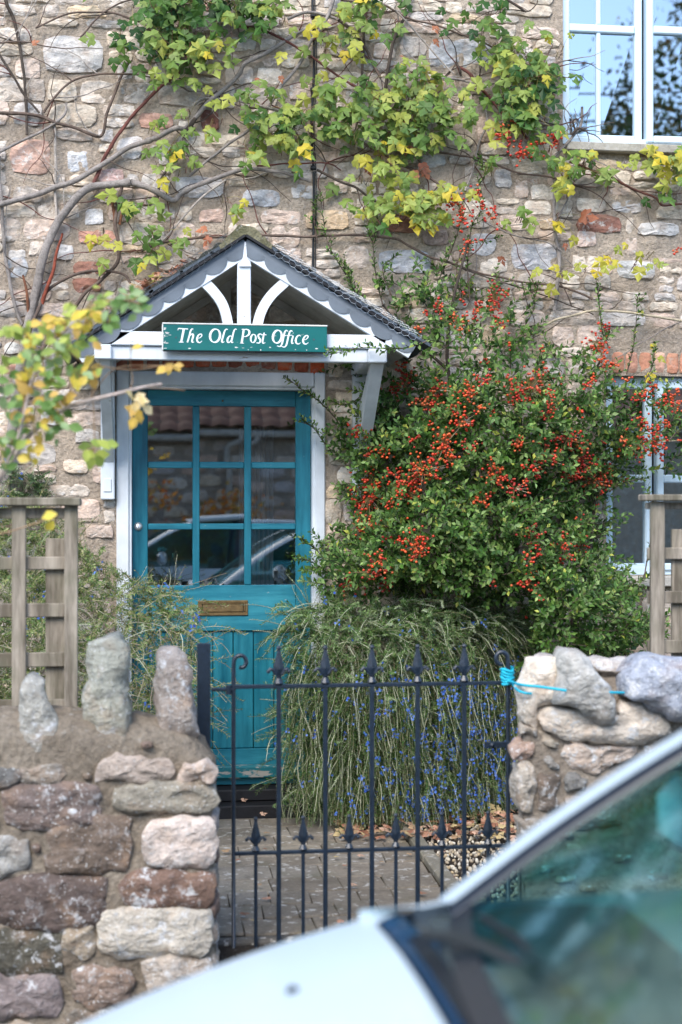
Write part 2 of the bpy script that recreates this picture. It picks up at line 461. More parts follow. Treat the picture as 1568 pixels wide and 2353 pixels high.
# kerb stones along the path, gravel and soil beyond
v = -2.05
kb = MB(); kb.box((KU+.004, -2.06, -.03), (KU+.056, -.16, .02)); ke = kb.build('path_kerb', M['joint']); ke['kind'] = 'structure'
while v < -.2:
    L = U(.38, .55); e = min(v+L-.006, -.15)
    b = MB(); b.box((KU, v, -.03), (KU+.065, e, .035+U(-.004, .006)), .008, rot=Matrix.Rotation(U(-.01, .01), 3, 'Z'), c=S(128, 122, 108)); b.build('kerb_stone', M['paver'], ke); v += L
N = 3600
bv = []; 
ico = [(0, 0, 1), (.89, 0, .45), (.28, .85, .45), (-.72, .53, .45), (-.72, -.53, .45), (.28, -.85, .45), (.72, .53, -.45), (-.28, .85, -.45), (-.89, 0, -.45), (-.28, -.85, -.45), (.72, -.53, -.45), (0, 0, -1)]
icof = [(0, 1, 2), (0, 2, 3), (0, 3, 4), (0, 4, 5), (0, 5, 1), (1, 6, 2), (2, 7, 3), (3, 8, 4), (4, 9, 5), (5, 10, 1), (2, 6, 7), (3, 7, 8), (4, 8, 9), (5, 9, 10), (1, 10, 6), (11, 7, 6), (11, 8, 7), (11, 9, 8), (11, 10, 9), (11, 6, 10)]
ico = np.array(ico, float); icof = np.array(icof)
B = Batch(); Ms = []; Cs = []
gc = [S(190, 180, 160), S(165, 152, 132), S(205, 198, 182), S(140, 130, 118), S(178, 160, 130)]
for i in range(N):
    p = (U(KU+.06, 2.3), U(-2.2, -.25), .004+U(0, .012)); s = U(.006, .013)
    R = Euler((U(0, 6), U(0, 6), U(0, 6))).to_matrix(); D = R@Matrix.Diagonal((s*U(.8, 1.3), s*U(.7, 1), s*U(.5, .8)))
    Ms.append([[D[a][0], D[a][1], D[a][2], p[a]] for a in range(3)]); Cs.append(random.choice(gc))
B.add(ico, icof, Ms, Cs); o = B.build('gravel', M['gravel']); tag(o, 'pale loose gravel beside the stone path', None, kind='stuff')

# ================================================================ cottage facade
cottage = thing('cottage', 'rubble stone cottage front with teal glazed door and white windows', 'house', (0, 0, 0))
DV = .10
d0 = at(268, 853, 0); d1 = at(748, 853, 0)
DOOR_U0, DOOR_U1, DOOR_TOP = d0.x+.01, d1.x-.01, at(510, 856, 0).z
W0, W1 = at(1279, 340, 0), at(1568, 340, 0)
WU0, WU1, WZ0, WZ1 = at(1290, 330, .03).x, at(1290, 330, .03).x+1.15, at(1400, 337, .03).z, at(1400, -160, .03).z
LU0, LU1, LZ0, LZ1 = at(1386, 1320, .05).x, at(1386, 1320, .05).x+1.15, at(1450, 1322, .05).z, at(1500, 866, .05).z
holes = [(DOOR_U0, DOOR_U1, -.2, DOOR_TOP), (WU0, WU1, WZ0, WZ1), (LU0, LU1, LZ0, LZ1)]
def inhole(u, z, m=0.0): return any(a-m < u < b+m and c-m < z < d+m for a, b, c, d in holes)
def wall_v(u, z): return .010*noise.noise(Vector((u*9, z*9, 0)))+.008*noise.noise(Vector((u*30, z*26, 5)))+.004*noise.noise(Vector((u*3, z*3, 2)))-.002
XS = sorted(set([round(-2.2+.022*i, 4) for i in range(291)]+[h[0] for h in holes]+[h[1] for h in holes]))
ZS = sorted(set([round(-.12+.022*i, 4) for i in range(245)]+[h[2] for h in holes]+[h[3] for h in holes]))
V = []; 
for z in ZS:
    for u in XS: V.append((u, wall_v(u, z), z))
F = []; nx = len(XS)
for j in range(len(ZS)-1):
    for i in range(nx-1):
        if not inhole((XS[i]+XS[i+1])/2, (ZS[j]+ZS[j+1])/2): F.append((j*nx+i, j*nx+i+1, (j+1)*nx+i+1, (j+1)*nx+i))
np_obj('wall', V, F, (1, 1, 1), M['mortar'], cottage, True)
# reveals and the inside of the house
b = MB()
for a, c, z0, z1 in holes:
    for u in (a, c): b.grid(lambda i, j, u=u: (u, .0+.3*i, z0+(z1-z0)*j), 2, 8)
    for z in (z0, z1): b.grid(lambda i, j, z=z: (a+(c-a)*i, .0+.3*j, z), 8, 2)
b.build('reveal', M['mortar'], cottage)
def room(a, c, z0, z1, dep, mat):
    b = MB(); e = .12
    P = [(a-e, .3, z0-e), (c+e, .3, z0-e), (c+e, .3, z1+e), (a-e, .3, z1+e)]
    Q = [(a-.5, .3+dep, z0-.3), (c+.5, .3+dep, z0-.3), (c+.5, .3+dep, z1+.3), (a-.5, .3+dep, z1+.3)]
    b.add(P+Q, [(4, 5, 6, 7), (0, 1, 5, 4), (1, 2, 6, 5), (2, 3, 7, 6), (3, 0, 4, 7)])
    # frame closing the gap
    b.add([(a-e, .3, z0-e), (a, .3, z0-e), (a, .3, z1+e), (a-e, .3, z1+e), (c, .3, z0-e), (c+e, .3, z0-e), (c+e, .3, z1+e), (c, .3, z1+e),
           (a, .3, z0), (c, .3, z0), (a, .3, z1), (c, .3, z1)], [(0, 1, 2, 3), (4, 5, 6, 7), (1, 4, 9, 8), (10, 11, 7, 2)])
    b.build('room_lining', mat, cottage)
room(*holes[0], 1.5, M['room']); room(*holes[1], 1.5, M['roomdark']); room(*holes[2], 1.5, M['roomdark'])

# ---- stones
PAL = [(S(200, 186, 172), 5), (S(204, 188, 166), 4), (S(202, 178, 162), 4), (S(186, 180, 178), 2.5), (S(184, 170, 158), 3), (S(210, 198, 184), 2), (S(200, 172, 154), 1.6), (S(192, 140, 116), .4), (S(208, 180, 138), .8), (S(160, 156, 152), 1.0)]
def pal(P):
    t = U(0, sum(w for _, w in P))
    for c, w in P:
        t -= w
        if t <= 0: return c
    return P[0][0]
def stone(pts, vf, bulge, depth, n=12, rings=(1, .93, .62), amp=.004, seed=0, closed=False, freq=25):
    """irregular block from an outline of (u,z); vf front plane, bulges to -v"""
    m = len(pts); cu = sum(p[0] for p in pts)/m; cz = sum(p[1] for p in pts)/m
    per = []; 
    L = [math.dist(pts[i], pts[(i+1) % m]) for i in range(m)]; T = sum(L)
    for k in range(n):
        d = T*k/n; i = 0
        while d > L[i]: d -= L[i]; i += 1
        t = d/L[i]; per.append((pts[i][0]*(1-t)+pts[(i+1) % m][0]*t, pts[i][1]*(1-t)+pts[(i+1) % m][1]*t))
    per = [tuple(.76*per[k][a]+.12*(per[k-1][a]+per[(k+1) % n][a]) for a in (0, 1)) for k in range(n)]
    vs = []; fs = []
    lay = [(1.0, depth)]+[(r, -bulge*(1-r**5)) for r in rings]
    if closed: lay = [(.8, depth)]+[(.98, depth*.7)]+[(r, -bulge*(1-r**5)) for r in rings]
    for (r, dv) in lay:
        for k in range(n):
            u = cu+(per[k][0]-cu)*r; z = cz+(per[k][1]-cz)*r
            q = Vector((u*freq+seed, z*freq, seed*.37+dv*freq))
            a = amp*(1.0 if r > .3 else .7)
            vs.append((u+a*noise.noise(q)*1.4, vf+dv+a*noise.noise(q+Vector((9, 3, 1)))*1.6, z+a*noise.noise(q+Vector((3, 8, 5)))*1.4))
    for a in range(len(lay)-1):
        for k in range(n): fs.append((a*n+k, a*n+(k+1) % n, (a+1)*n+(k+1) % n, (a+1)*n+k))
    vs.append((cu, vf-bulge+amp*noise.noise(Vector((cu*9+seed, cz*9, 1)))*1.5, cz)); c = len(vs)-1; a = len(lay)-1
    for k in range(n): fs.append((a*n+k, a*n+(k+1) % n, c))
    if closed:
        vs.append((cu, vf+depth, cz)); c = len(vs)-1
        for k in range(n): fs.append(((k+1) % n, k, c))
    return vs, fs
special = [  # traced stones: centre x, y, width, height in photo units, colour
 (70, 360, 92, 74, S(206, 160, 136)), (255, 405, 58, 30, S(200, 160, 150)), (222, 545, 88, 30, S(196, 134, 108)), (205, 615, 72, 26, S(160, 104, 82)), (200, 655, 66, 32, S(158, 102, 80)),
 (360, 278, 82, 34, S(190, 138, 112)), (482, 275, 42, 44, S(130, 78, 62)), (487, 496, 58, 28, S(206, 168, 146)), (752, 505, 104, 40, S(214, 180, 136)), (1375, 514, 106, 36, S(152, 98, 78)),
 (1348, 548, 46, 36, S(216, 186, 168)), (1358, 472, 70, 30, S(208, 196, 178)), (1436, 472, 80, 26, S(190, 188, 188)), (1512, 526, 98, 26, S(200, 194, 188)), (1244, 260, 72, 50, S(206, 186, 154)),
 (1059, 324, 62, 24, S(200, 180, 146)), (1060, 122, 152, 56, S(172, 174, 178)), (949, 108, 66, 42, S(196, 184, 172)), (170, 126, 140, 84, S(196, 190, 184)), (690, 210, 52, 36, S(206, 180, 160)),
 (700, 480-40, 60, 30, S(200, 194, 190)), (560, 100, 60, 30, S(186, 182, 176)), (180, 370, 50, 48, S(192, 194, 198)), (300, 340, 60, 50, S(206, 200, 196)), (218, 498, 46, 34, S(204, 202, 202)),
 (40, 585, 42, 20, S(206, 198, 188)), (40, 615, 46, 44, S(176, 178, 180)), (150, 580, 40, 34, S(200, 196, 192)), (930, 600, 120, 50, S(176, 176, 182)), (1230, 590, 110, 60, S(188, 186, 190)),
 (1110, 560, 60, 50, S(186, 186, 190)), (1460, 620, 90, 40, S(190, 188, 184)), (1155, 410, 40, 40, S(188, 184, 182)), (995, 370, 60, 26, S(168, 168, 166)), (460, 430, 120, 44, S(190, 188, 190)), (600, 455, 90, 36, S(186, 188, 194)),
 (820, 590, 60, 50, S(196, 176, 160)), (930, 515, 90, 40, S(150, 96, 74)), (1000, 545, 60, 36, S(176, 150, 140)), (820, 1170, 60, 60, S(190, 176, 166)), (200, 880, 60, 30, S(206, 196, 176)), (40, 850, 60, 28, S(196, 140, 116)),
 (30, 800, 40, 26, S(200, 196, 186)), (120, 960, 50, 30, S(196, 196, 198)), (60, 950, 40, 40, S(200, 180, 166)), (175, 1070, 60, 30, S(212, 188, 160))]
placed = []  # (u0,u1,z0,z1)
blocks = []
for (cx, cy, w, h, c) in special:
    p = at(cx, cy, 0); q = at(cx+w/2, cy-h/2, 0); hw, hh = q.x-p.x, q.z-p.z
    placed.append((p.x-hw-.012, p.x+hw+.012, p.z-hh-.012, p.z+hh+.012)); blocks.append((p.x, p.z, hw, hh, c, True))
# brick arches
bricks = []
n = 13; a0 = at(256, 845, 0); a1 = at(748, 845, 0)
for i in range(n):
    t0, t1 = i/n, (i+1)/n; um = a0.x+(a1.x-a0.x)*(t0+t1)/2; wd = (a1.x-a0.x)/n; arch = .035*(1-(2*(t0+t1)/2-1)**2)
    bricks.append((um, DOOR_TOP+.028+arch, wd/2-.004, .036))
a0 = at(1405, 835, 0); a1z = at(1500, 858, 0).z
for i in range(16):
    bricks.append((a0.x+.035+.074*i, a1z+.055, .033, .055))
placed.append((at(250, 845, 0).x, at(752, 845, 0).x, DOOR_TOP-.02, DOOR_TOP+.125)); placed.append((a0.x-.02, a0.x+1.25, a1z-.02, a1z+.13))
for i, (u, z, hw, hh) in enumerate(bricks):
    pts = [(u-hw, z-hh), (u+hw, z-hh), (u+hw+.001, z+hh), (u-hw, z+hh)]
    c = random.choice([S(176, 92, 62), S(160, 84, 60), S(182, 100, 70), S(140, 84, 66)]) if i < 13 else random.choice([S(198, 148, 126), S(188, 134, 110), S(204, 162, 142)])
    if i in (10, 12): c = S(190, 86, 50)
    vs, fs = stone(pts, -.004, .008, .05, 12, (1, .92, .6), .0022, i)
    b = MB(); b.add(vs, fs, c); b.build('brick', M['brick'], cottage)
def clash(u0, u1, z0, z1):
    for p in placed:
        if u0 < p[1] and u1 > p[0] and z0 < p[3] and z1 > p[2]: return p
    return None
z = -.05
while z < 5.1:
    h = random.choice([U(.045, .065), U(.06, .085), U(.07, .10), U(.09, .125)]); u = -2.1-U(0, .2)
    while u < 4.1:
        w = min(U(.08, .27), h*4.2); z0, z1, u1 = z+U(-.006, .006), z+h+U(-.006, .006), u+w
        uu, ww = u, u1
        for hl in holes:
            if z1 > hl[2]-.01 and z0 < hl[3]+.01:
                if uu < hl[1] and ww > hl[0]:
                    if uu < hl[0]-.06: ww = hl[0]-.012
                    elif ww > hl[1]+.06: uu = hl[1]+.012
                    else: ww = uu
        p = clash(uu, ww, z0, z1)
        if p and ww > uu:
            if uu < p[0]-.05: ww = p[0]
            elif ww > p[1]+.05: uu = p[1]
            else: ww = uu
            p = clash(uu, ww, z0, z1)
            if p:
                if p[2]-z0 > .035: z1 = p[2]
                elif z1-p[3] > .035: z0 = p[3]
                else: ww = uu
                if ww > uu and clash(uu, ww, z0, z1): ww = uu
        if ww-uu > .04 and random.random() > .05:
            g = U(.001, .007)
            if z1-z0 > .085 and random.random() < .3 and ww-uu < .2:
                zm = (z0+z1)/2+U(-.01, .01)
                for za, zb in ((z0, zm-.004), (zm+.004, z1)): blocks.append(((uu+ww)/2, (za+zb)/2, (ww-uu)/2-g, (zb-za)/2-g*.6, None, False))
            else: blocks.append(((uu+ww)/2, (z0+z1)/2, (ww-uu)/2-g, (z1-z0)/2-g*.7, None, False))
        u = u1+U(0, .012)
    z += h
# hidden places: not visible from the street (behind door frame etc. they are cut); rank by size seen
def seen(bk):
    x, y = proj((bk[0], 0, bk[1])); s = bk[2]*bk[3]
    if not (-10 < x < 1578 and -10 < y < 2353): return 0
    if 800 < x < 1480 and 760 < y < 1500: return s*.01
    if 640 < x < 1500 and y > 1400: return 0
    if x < 250 and y > 1250: return s*.02
    if 170 < x < 960 and 560 < y < 830 and abs(x-563)*.62 < y-545: return s*.05
    return s
order = sorted(range(len(blocks)), key=lambda i: -seen(blocks[i]))
rest = MB()
for k, i in enumerate(order):
    u, z, hw, hh, c, sp = blocks[i]
    if seen(blocks[i]) == 0 and (u < -1.3 or u > 3.4): pass
    c = c or pal(PAL); f = U(.92, 1.12); g_ = sum(c)/3; c = tuple((x*.7+g_*.3)*f for x in c) if sp else tuple((x*.6+g_*.4)*f*k_ for x, k_ in zip(c, (1.09, 1.05, .99)))
    th = U(-.035, .035) if not sp else U(-.02, .02); cc, ss = math.cos(th), math.sin(th)
    m = 7; pts = []
    for e in ((-1, -1), (-.3, -1), (.4, -1), (1, -1), (1, 0), (1, 1), (.35, 1), (-.4, 1), (-1, 1), (-1, 0)):
        k2 = U(.84, 1.0) if abs(e[0]) == 1 and abs(e[1]) == 1 else 1
        x = e[0]*hw*k2+U(-.10, .08)*min(hw, .05); y = e[1]*hh*k2+U(-.16, .08)*hh
        pts.append((u+x*cc-y*ss, z+x*ss+y*cc))
    vs, fs = stone(pts, U(-.012, -.003), U(.003, .008), .035, 16, (1, .94, .6), .0055, i % 97, freq=32)
    if k < 300:
        b = MB(); b.add(vs, fs, c); b.build('stone', M['stone'], cottage)
    else: rest.add(vs, fs, c)
o = rest.build('rubble_stones', M['stone'], cottage); o['kind'] = 'stuff'

# ================================================================ door
def bx(mb, x0, y0, x1, y1, v0, v1, bev=.004, c=None):
    """box whose front face (plane v0) covers the photo rectangle"""
    p = at(x0, (y0+y1)/2, v0); q = at(x1, (y0+y1)/2, v0); a = at((x0+x1)/2, y0, v0); e = at((x0+x1)/2, y1, v0)
    return mb.box((p.x, v0, e.z), (q.x, v1, a.z), bev, c=c)
fr = MB()
uL0, uL1 = at(268, 1200, -.02).x, at(298, 1200, .02).x; uR0, uR1 = at(722, 1200, .02).x, at(748, 1200, -.02).x
zt = at(510, 853, -.02).z; zi = at(510, 889, .02).z
fr.box((uL0, -.02, .10), (uL1, .14, zt), .006); fr.box((uR0, -.02, .10), (uR1, .14, zt), .006); fr.box((uL1+.002, -.018, zi), (uR0-.002, .14, zt-.002), .006)
fr.box((uL1-.004, -.008, .10), (uL1+.012, .10, zi-.002), .003); fr.box((uR0-.012, -.008, .10), (uR0+.004, .10, zi-.002), .003); fr.box((uL1+.013, -.006, zi-.014), (uR0-.013, .10, zi+.004), .003)
fr.build('door_frame', M['white'], cottage)
DF = .055
door = MB()
dl, dr = uL1+.013, uR0-.013; dz0 = .14; dz1 = zi-.016
gx = [(340, 443), (459, 562), (578, 680)]; gy = [(933, 1061), (1076, 1203), (1217, 1345)]
gu = [(at(a, 1150, DF).x, at(b_, 1150, DF).x) for a, b_ in gx]; gz = [(at(510, b_, DF).z, at(510, a, DF).z) for a, b_ in gy]
door.box((dl, DF, dz0), (gu[0][0], DF+.045, dz1), .003); door.box((gu[2][1], DF, dz0), (dr, DF+.045, dz1), .003)
door = door.build('door', M['teal'], cottage)
b = MB(); b.box((gu[0][0]+.001, DF+.001, gz[0][1]), (gu[2][1]-.001, DF+.044, dz1), .002); b.build('top_rail', M['tealh'], door)
zl0 = at(510, 1450, DF).z; zp0 = at(510, 1722, DF).z; zp1 = at(510, 1755, DF).z
b = MB(); b.box((gu[0][0]+.001, DF+.001, zl0), (gu[2][1]-.001, DF+.044, gz[2][0]), .003); b.build('lock_rail', M['tealh'], door)
b = MB(); b.box((gu[0][0]+.001, DF+.001, dz0), (gu[2][1]-.001, DF+.044, zp0), .003); b.build('bottom_rail', M['tealh'], door)
for i in (0, 1):
    b = MB(); b.box((gu[i][1], DF+.003, gz[2][0]+.001), (gu[i+1][0], DF+.042, gz[0][1]-.001), .004); b.build('glazing_bar', M['teal'], door)
for j in (0, 1):
    for i in range(3):
        b = MB(); b.box((gu[i][0]+.001, DF+.004, gz[j+1][1]), (gu[i][1]-.001, DF+.041, gz[j][0]), .004); b.build('glazing_bar', M['tealh'], door)
for i in range(3):
    for j in range(3):
        b = MB(); a = U(-.0008, .0008); c2 = U(-.0008, .0008)
        b.add([(gu[i][0]-.003, DF+.02+a, gz[j][0]-.003), (gu[i][1]+.003, DF+.02+c2, gz[j][0]-.003), (gu[i][1]+.003, DF+.02-a, gz[j][1]+.003), (gu[i][0]-.003, DF+.02-c2, gz[j][1]+.003)], [(0, 1, 2, 3)])
        b.build('pane', M['dglass'], door)
# vertical boards in the lower panel
e = [gu[0][0]+.002]+[at(x, 1600, DF).x for x in (395, 440, 490, 537, 584, 631)]+[gu[2][1]-.002]
for i in range(len(e)-1):
    b = MB(); b.box((e[i]+.0015, DF+.014, zp0+.001), (e[i+1]-.0015, DF+.035, zl0-.001), .005); b.build('board', M['teal'], door)
b = MB(); b.box((dl+.004, DF-.045, at(510, 1788, DF).z), (dr-.004, DF-.001, at(510, 1757, DF).z), .01); b.build('weather_bar', M['sill_old'], door)
# lock
p = at(318, 1210, DF); b = MB(); b.lathe((p.x, DF+.002, p.z), [(.0, -.016), (.012, -.016), (.017, -.013), (.0215, -.006), (.022, 0)][::-1], 20, 'y'); lk = b.build('lock', M['chrome'], door, True)
b = MB(); b.box((p.x-.0015, DF-.0165, p.z-.006), (p.x+.0015, DF-.0135, p.z+.003)); b.build('keyhole', M['black'], lk)
p = at(512, 921, DF); b = MB(); b.ball((p.x, DF, p.z), .005); b.build('hook', M['brass'], door)
# letter plate
b = MB()
q0, q1 = at(455, 1415, DF), at(570, 1379, DF)
for (x0, z0, x1, z1) in ((q0.x, q0.z, q1.x, q0.z+.017), (q0.x, q1.z-.013, q1.x, q1.z), (q0.x, q0.z+.017, q0.x+.022, q1.z-.013), (q1.x-.022, q0.z+.017, q1.x, q1.z-.013)):
    b.box((x0, DF-.007, z0), (x1, DF+.003, z1), .0025)
lp = b.build('letter_plate', M['brass'], door)
b = MB(); b.box((q0.x+.023, DF-.011, q0.z+.018), (q1.x-.023, DF-.002, q1.z-.014), .0035); b.build('flap', M['brass'], lp)
b = MB(); b.tube([(q0.x+.018, DF-.013, q1.z-.017), (q0.x+.018, DF-.013, q0.z+.025)], .0035); b.tube([(q1.x-.018, DF-.013, q1.z-.017), (q1.x-.018, DF-.013, q0.z+.025)], .0035)
b.tube([(q0.x+.014, DF-.012, q1.z-.015), (q1.x-.014, DF-.012, q1.z-.015)], .003); b.build('hinge_pin', M['brass'], lp)
# step
b = MB(); b.box((dl-.05, -.16, .0), (dr+.05, .12, .075), .006); b.box((dl-.02, -.06, .077), (dr+.02, .12, .135), .006); b.build('doorstep', M['black'], cottage)
# inside the hall
b = MB(); b.grid(lambda i, j: (.40+.19*i, .55+.02*math.sin(i*50), .1+1.9*j), 60, 1); b.build('curtain', M['curtain'], cottage)
b = MB(); a = .62; b.box((.64, 1.2, 1.02), (.78, 1.22, 1.04)); b.box((.64, 1.2, 1.22), (.78, 1.22, 1.24)); b.box((.62, 1.2, 1.02), (.64, 1.22, 1.24)); b.box((.78, 1.2, 1.02), (.80, 1.22, 1.24)); b.build('picture_frame', M['roomdark'], cottage)

# ================================================================ windows
def window(u0, u1, z0, z1, vf, cas, bars_h, mirror, name='window'):
    """cas: list of (ua,ub,proud,[vertical bars])"""
    b = MB(); w = .045
    b.box((u0, vf, z0), (u0+w, vf+.07, z1), .004); b.box((u1-w, vf, z0), (u1, vf+.07, z1), .004)
    b.box((u0+w+.001, vf+.001, z0), (u1-w-.001, vf+.07, z0+w), .004); b.box((u0+w+.001, vf+.001, z1-w), (u1-w-.001, vf+.07, z1), .004)
    win = b.build(name, M['upvc'], cottage)
    for (a, c, pr, vb) in cas:
        s = .038; vv = vf+.004-pr; b = MB(); zz0, zz1 = z0+w*.55, z1-w*.55
        b.box((a, vv, zz0), (a+s, vv+.06, zz1), .006); b.box((c-s, vv, zz0), (c, vv+.06, zz1), .006)
        b.box((a+s+.001, vv+.001, zz0), (c-s-.001, vv+.06, zz0+s), .006); b.box((a+s+.001, vv+.001, zz1-s), (c-s-.001, vv+.06, zz1), .006)
        for zb in bars_h: b.box((a+s+.001, vv+.004, zb-.021), (c-s-.001, vv+.05, zb+.021), .006)
        edges = [zz0+s]+sum([[zb-.021, zb+.021] for zb in bars_h], [])+[zz1-s]
        for ub in vb:
            for k in range(0, len(edges), 2): b.box((ub-.011, vv+.008, edges[k]+.001), (ub+.011, vv+.045, edges[k+1]-.001), .004)
        b.build('casement', M['upvc'], win)
        es = [a+s]+sum([[ub-.011, ub+.011] for ub in vb], [])+[c-s]
        for k in range(0, len(edges), 2):
            for m_ in range(0, len(es), 2):
                q = MB(); t = U(-.001, .001); uA, uB, zA, zB = es[m_]-.002, es[m_+1]+.002, edges[k]-.002, edges[k+1]+.002
                q.add([(uA, vv+.025+t, zA), (uB, vv+.025-t, zA), (uB, vv+.025+t, zB), (uA, vv+.025-t, zB)], [(0, 1, 2, 3)]); q.build('pane', M['wglass'], win)
    return win
VW = .03
ux = lambda x, y=200, v=VW: at(x, y, v).x
zb = at(1400, 65, VW).z
win = window(WU0, WU1, WZ0, WZ1, VW, [(ux(1290), ux(1477), 0, [ux(1378)]), (ux(1484), ux(1484)+.46, .022, [ux(1484)+.23])], [zb], 0)
b = MB(); s0 = at(1303, 340, -.06); s1 = at(1303, 358, -.06); b.box((s0.x, -.06, WZ0-.045), (WU1+.06, .06, WZ0-.002), .004, c=S(168, 162, 150)); b.build('sill', M['paver'], win)
ux2 = lambda x: at(x, 1180, .05).x
zb2 = at(1500, 1100, .05).z
win2 = window(LU0, LU1, LZ0, LZ1, .05, [(ux2(1393), ux2(1500), 0, []), (ux2(1508), ux2(1508)+.5, .02, [])], [zb2], 0)
b = MB(); b.box((LU0-.03, -.05, LZ0-.055), (LU1+.04, .1, LZ0-.003), .005, c=S(190, 186, 178)); b.build('sill', M['paver'], win2)
# ================================================================ porch
VF = -.62
porch = thing('porch', 'small gabled door porch with white timber braces, grey scalloped lead edge and wire netted roof', 'porch', at(564, 800, -.3))
A = at(564, 546, VF)
class Side:
    def __init__(s, e):
        d = Vector((e.x-A.x, 0, e.z-A.z)); s.len = d.length; s.d = d.normalized(); s.sg = 1 if d.x > 0 else -1
        s.n = Vector((-s.d.z*s.sg, 0, s.d.x*s.sg)); 
        if s.n.z < 0: s.n = -s.n
    def P(s, a, h, v): return Vector((A.x, 0, A.z))+s.d*a+s.n*h+Vector((0, v, 0))
    def slab(s, mb, a0, a1, h0, h1, v0, v1, c=None, tilt=0):
        P = [s.P(a, h+(tilt*(1 if a == a1 else 0)), v) for a in (a0, a1) for v in (v0, v1) for h in (h0, h1)]
        mb.add(P, [(0, 1, 3, 2), (4, 6, 7, 5), (0, 4, 5, 1), (2, 3, 7, 6), (0, 2, 6, 4), (1, 5, 7, 3)], c)
SR, SL = Side(at(962, 792, VF)), Side(at(163, 803, VF))
for sd_ in (SR, SL):
    for k in range(4):
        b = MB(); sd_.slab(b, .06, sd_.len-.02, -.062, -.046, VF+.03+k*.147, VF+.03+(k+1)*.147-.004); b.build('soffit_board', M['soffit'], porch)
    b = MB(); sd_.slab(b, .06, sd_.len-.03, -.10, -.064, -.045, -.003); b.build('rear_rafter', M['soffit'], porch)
    # white barge board
    b = MB(); sd_.slab(b, .034, sd_.len-.01, -.079, -.014, VF-.004, VF+.028); b.build('barge_board', M['whiteb'], porch)
    # scalloped lead in front: one strip of lobes
    n = int(round((sd_.len-.02)/.118)); per = (sd_.len-.02)/n; pts = [(0.012, -.006)]
    low = []
    for i in range(n):
        for j in range(9):
            f = j/8; low.append((.012+per*(i+f), -.044-.029*(1-(2*f-1)**2)**.8))
    b = MB(); vs = []; fs = []
    for (a, h) in low:
        w = .004*math.sin(a*9); vs += [sd_.P(a, -.002, VF-.010), sd_.P(a, -.030, VF-.012+w*.3), sd_.P(a, h, VF-.0085+w*.3), sd_.P(a, h, VF-.005)]
    for i in range(len(low)-1):
        for k in range(3): fs.append((i*4+k, (i+1)*4+k, (i+1)*4+k+1, i*4+k+1))
    b.add(vs, fs); b.build('lead_scallops', M['lead'], porch)
    b = MB(); sd_.slab(b, .0, sd_.len+.005, .0, .011, VF-.035, -.004); b.build('undercloak', M['black'], porch)
    # slates
    na = 6; st = (sd_.len+.03)/na
    for i in range(na):
        for k in range(4):
            b = MB(); v0 = VF-.03+k*.155+(i % 2)*.02*(k > 0); j = U(-.004, .004)
            sd_.slab(b, i*st+j, (i+1)*st+.02+j, .013+U(0, .003), .024+U(0, .004), v0+.002, min(v0+.152+U(0, .004), -.005), S(70, 80, 90), tilt=.0015)
            b.build('slate', M['slate'], porch)
# mortared ridge
b = MB()
def rg(i, j):
    a = (i-.5)*2; v = VF-.03+.59*j; w = .13
    s_ = SR if a > 0 else SL
    return s_.P(abs(a)*w, .026+.045*(1-abs(a))**1.2*(.7+.5*j), v)+Vector((0, 0, .006+.012*nz((a*3, j*7, 1), 3)))
b.grid(rg, 16, 14); nfront = len(b.v)
b.add([rg(i/16, 0) for i in range(17)]+[SL.P(.13*(1-i/8), .012, VF-.03) if i < 8 else SR.P(.13*(i-8)/8, .012, VF-.03) for i in range(17)], [(i, i+1, 18+i, 17+i) for i in range(16)])
b.build('ridge_mortar', mk_mortar('ridge_mortar', S(176, 168, 140), S(120, 118, 90)), porch)
# moss and debris bed over the slates, uneven
mo = mk_mortar('roof_debris', S(96, 100, 96), S(66, 70, 62), 2)
for sd_, hh in ((SR, .022), (SL, .040)):
    b = MB()
    b.grid(lambda i, j, sd_=sd_, hh=hh: sd_.P(.1+(sd_.len-.14)*i, .026+hh*(.35+.65*abs(noise.noise(Vector((i*9, j*3, hh*40)))*2))*min(1, 8*(1-i))*min(1, .35+j*2), VF-.02+.60*j), 40, 8)
    b.add([sd_.P(.1+(sd_.len-.14)*i/40, .026+hh*(.35+.65*abs(noise.noise(Vector((i/40*9, 0, hh*40)))*2))*min(1, 8*(1-i/40))*.35, VF-.02) for i in range(41)]+[sd_.P(.1+(sd_.len-.14)*i/40, .015, VF-.022) for i in range(41)], [(i, i+1, 42+i, 41+i) for i in range(40)])
    o = b.build('roof_debris', mo, porch); o['kind'] = 'stuff'
# chicken wire: hexagonal cells lying over the verge and the roof
b = MB()
def net(sd_, a0, a1, bulge):
    W, H = .036, .030; na_ = int((a1-a0)/W); rows = 16
    def q(a, r):   # r in metres from the hanging edge upward then back over the roof
        if r < .045: return sd_.P(a, -.012+r+.006*math.sin(a*37), VF-.045-.006*math.sin(a*23))
        t = r-.045; return sd_.P(a, .033+bulge*(1+.4*math.sin(a*11+t*8)), VF-.045+t)
    for i in range(na_):
        for j in range(rows):
            a = a0+W*(i+.5*(j % 2)); r = j*H*.75
            c = [(a-W/2, r+H*.25), (a, r), (a+W/2, r+H*.25), (a+W/2, r+H*.75)]
            for p0, p1 in ((0, 1), (1, 2), (2, 3)):
                x0, y0 = c[p0]; x1, y1 = c[p1]
                b.tube([q(x0, y0), q(x1, y1)], .0008, 3, cap=False)
net(SL, .06, SL.len, .018); net(SR, .14, SR.len, .008)
o = b.build('wire_netting', M['wire'], porch)
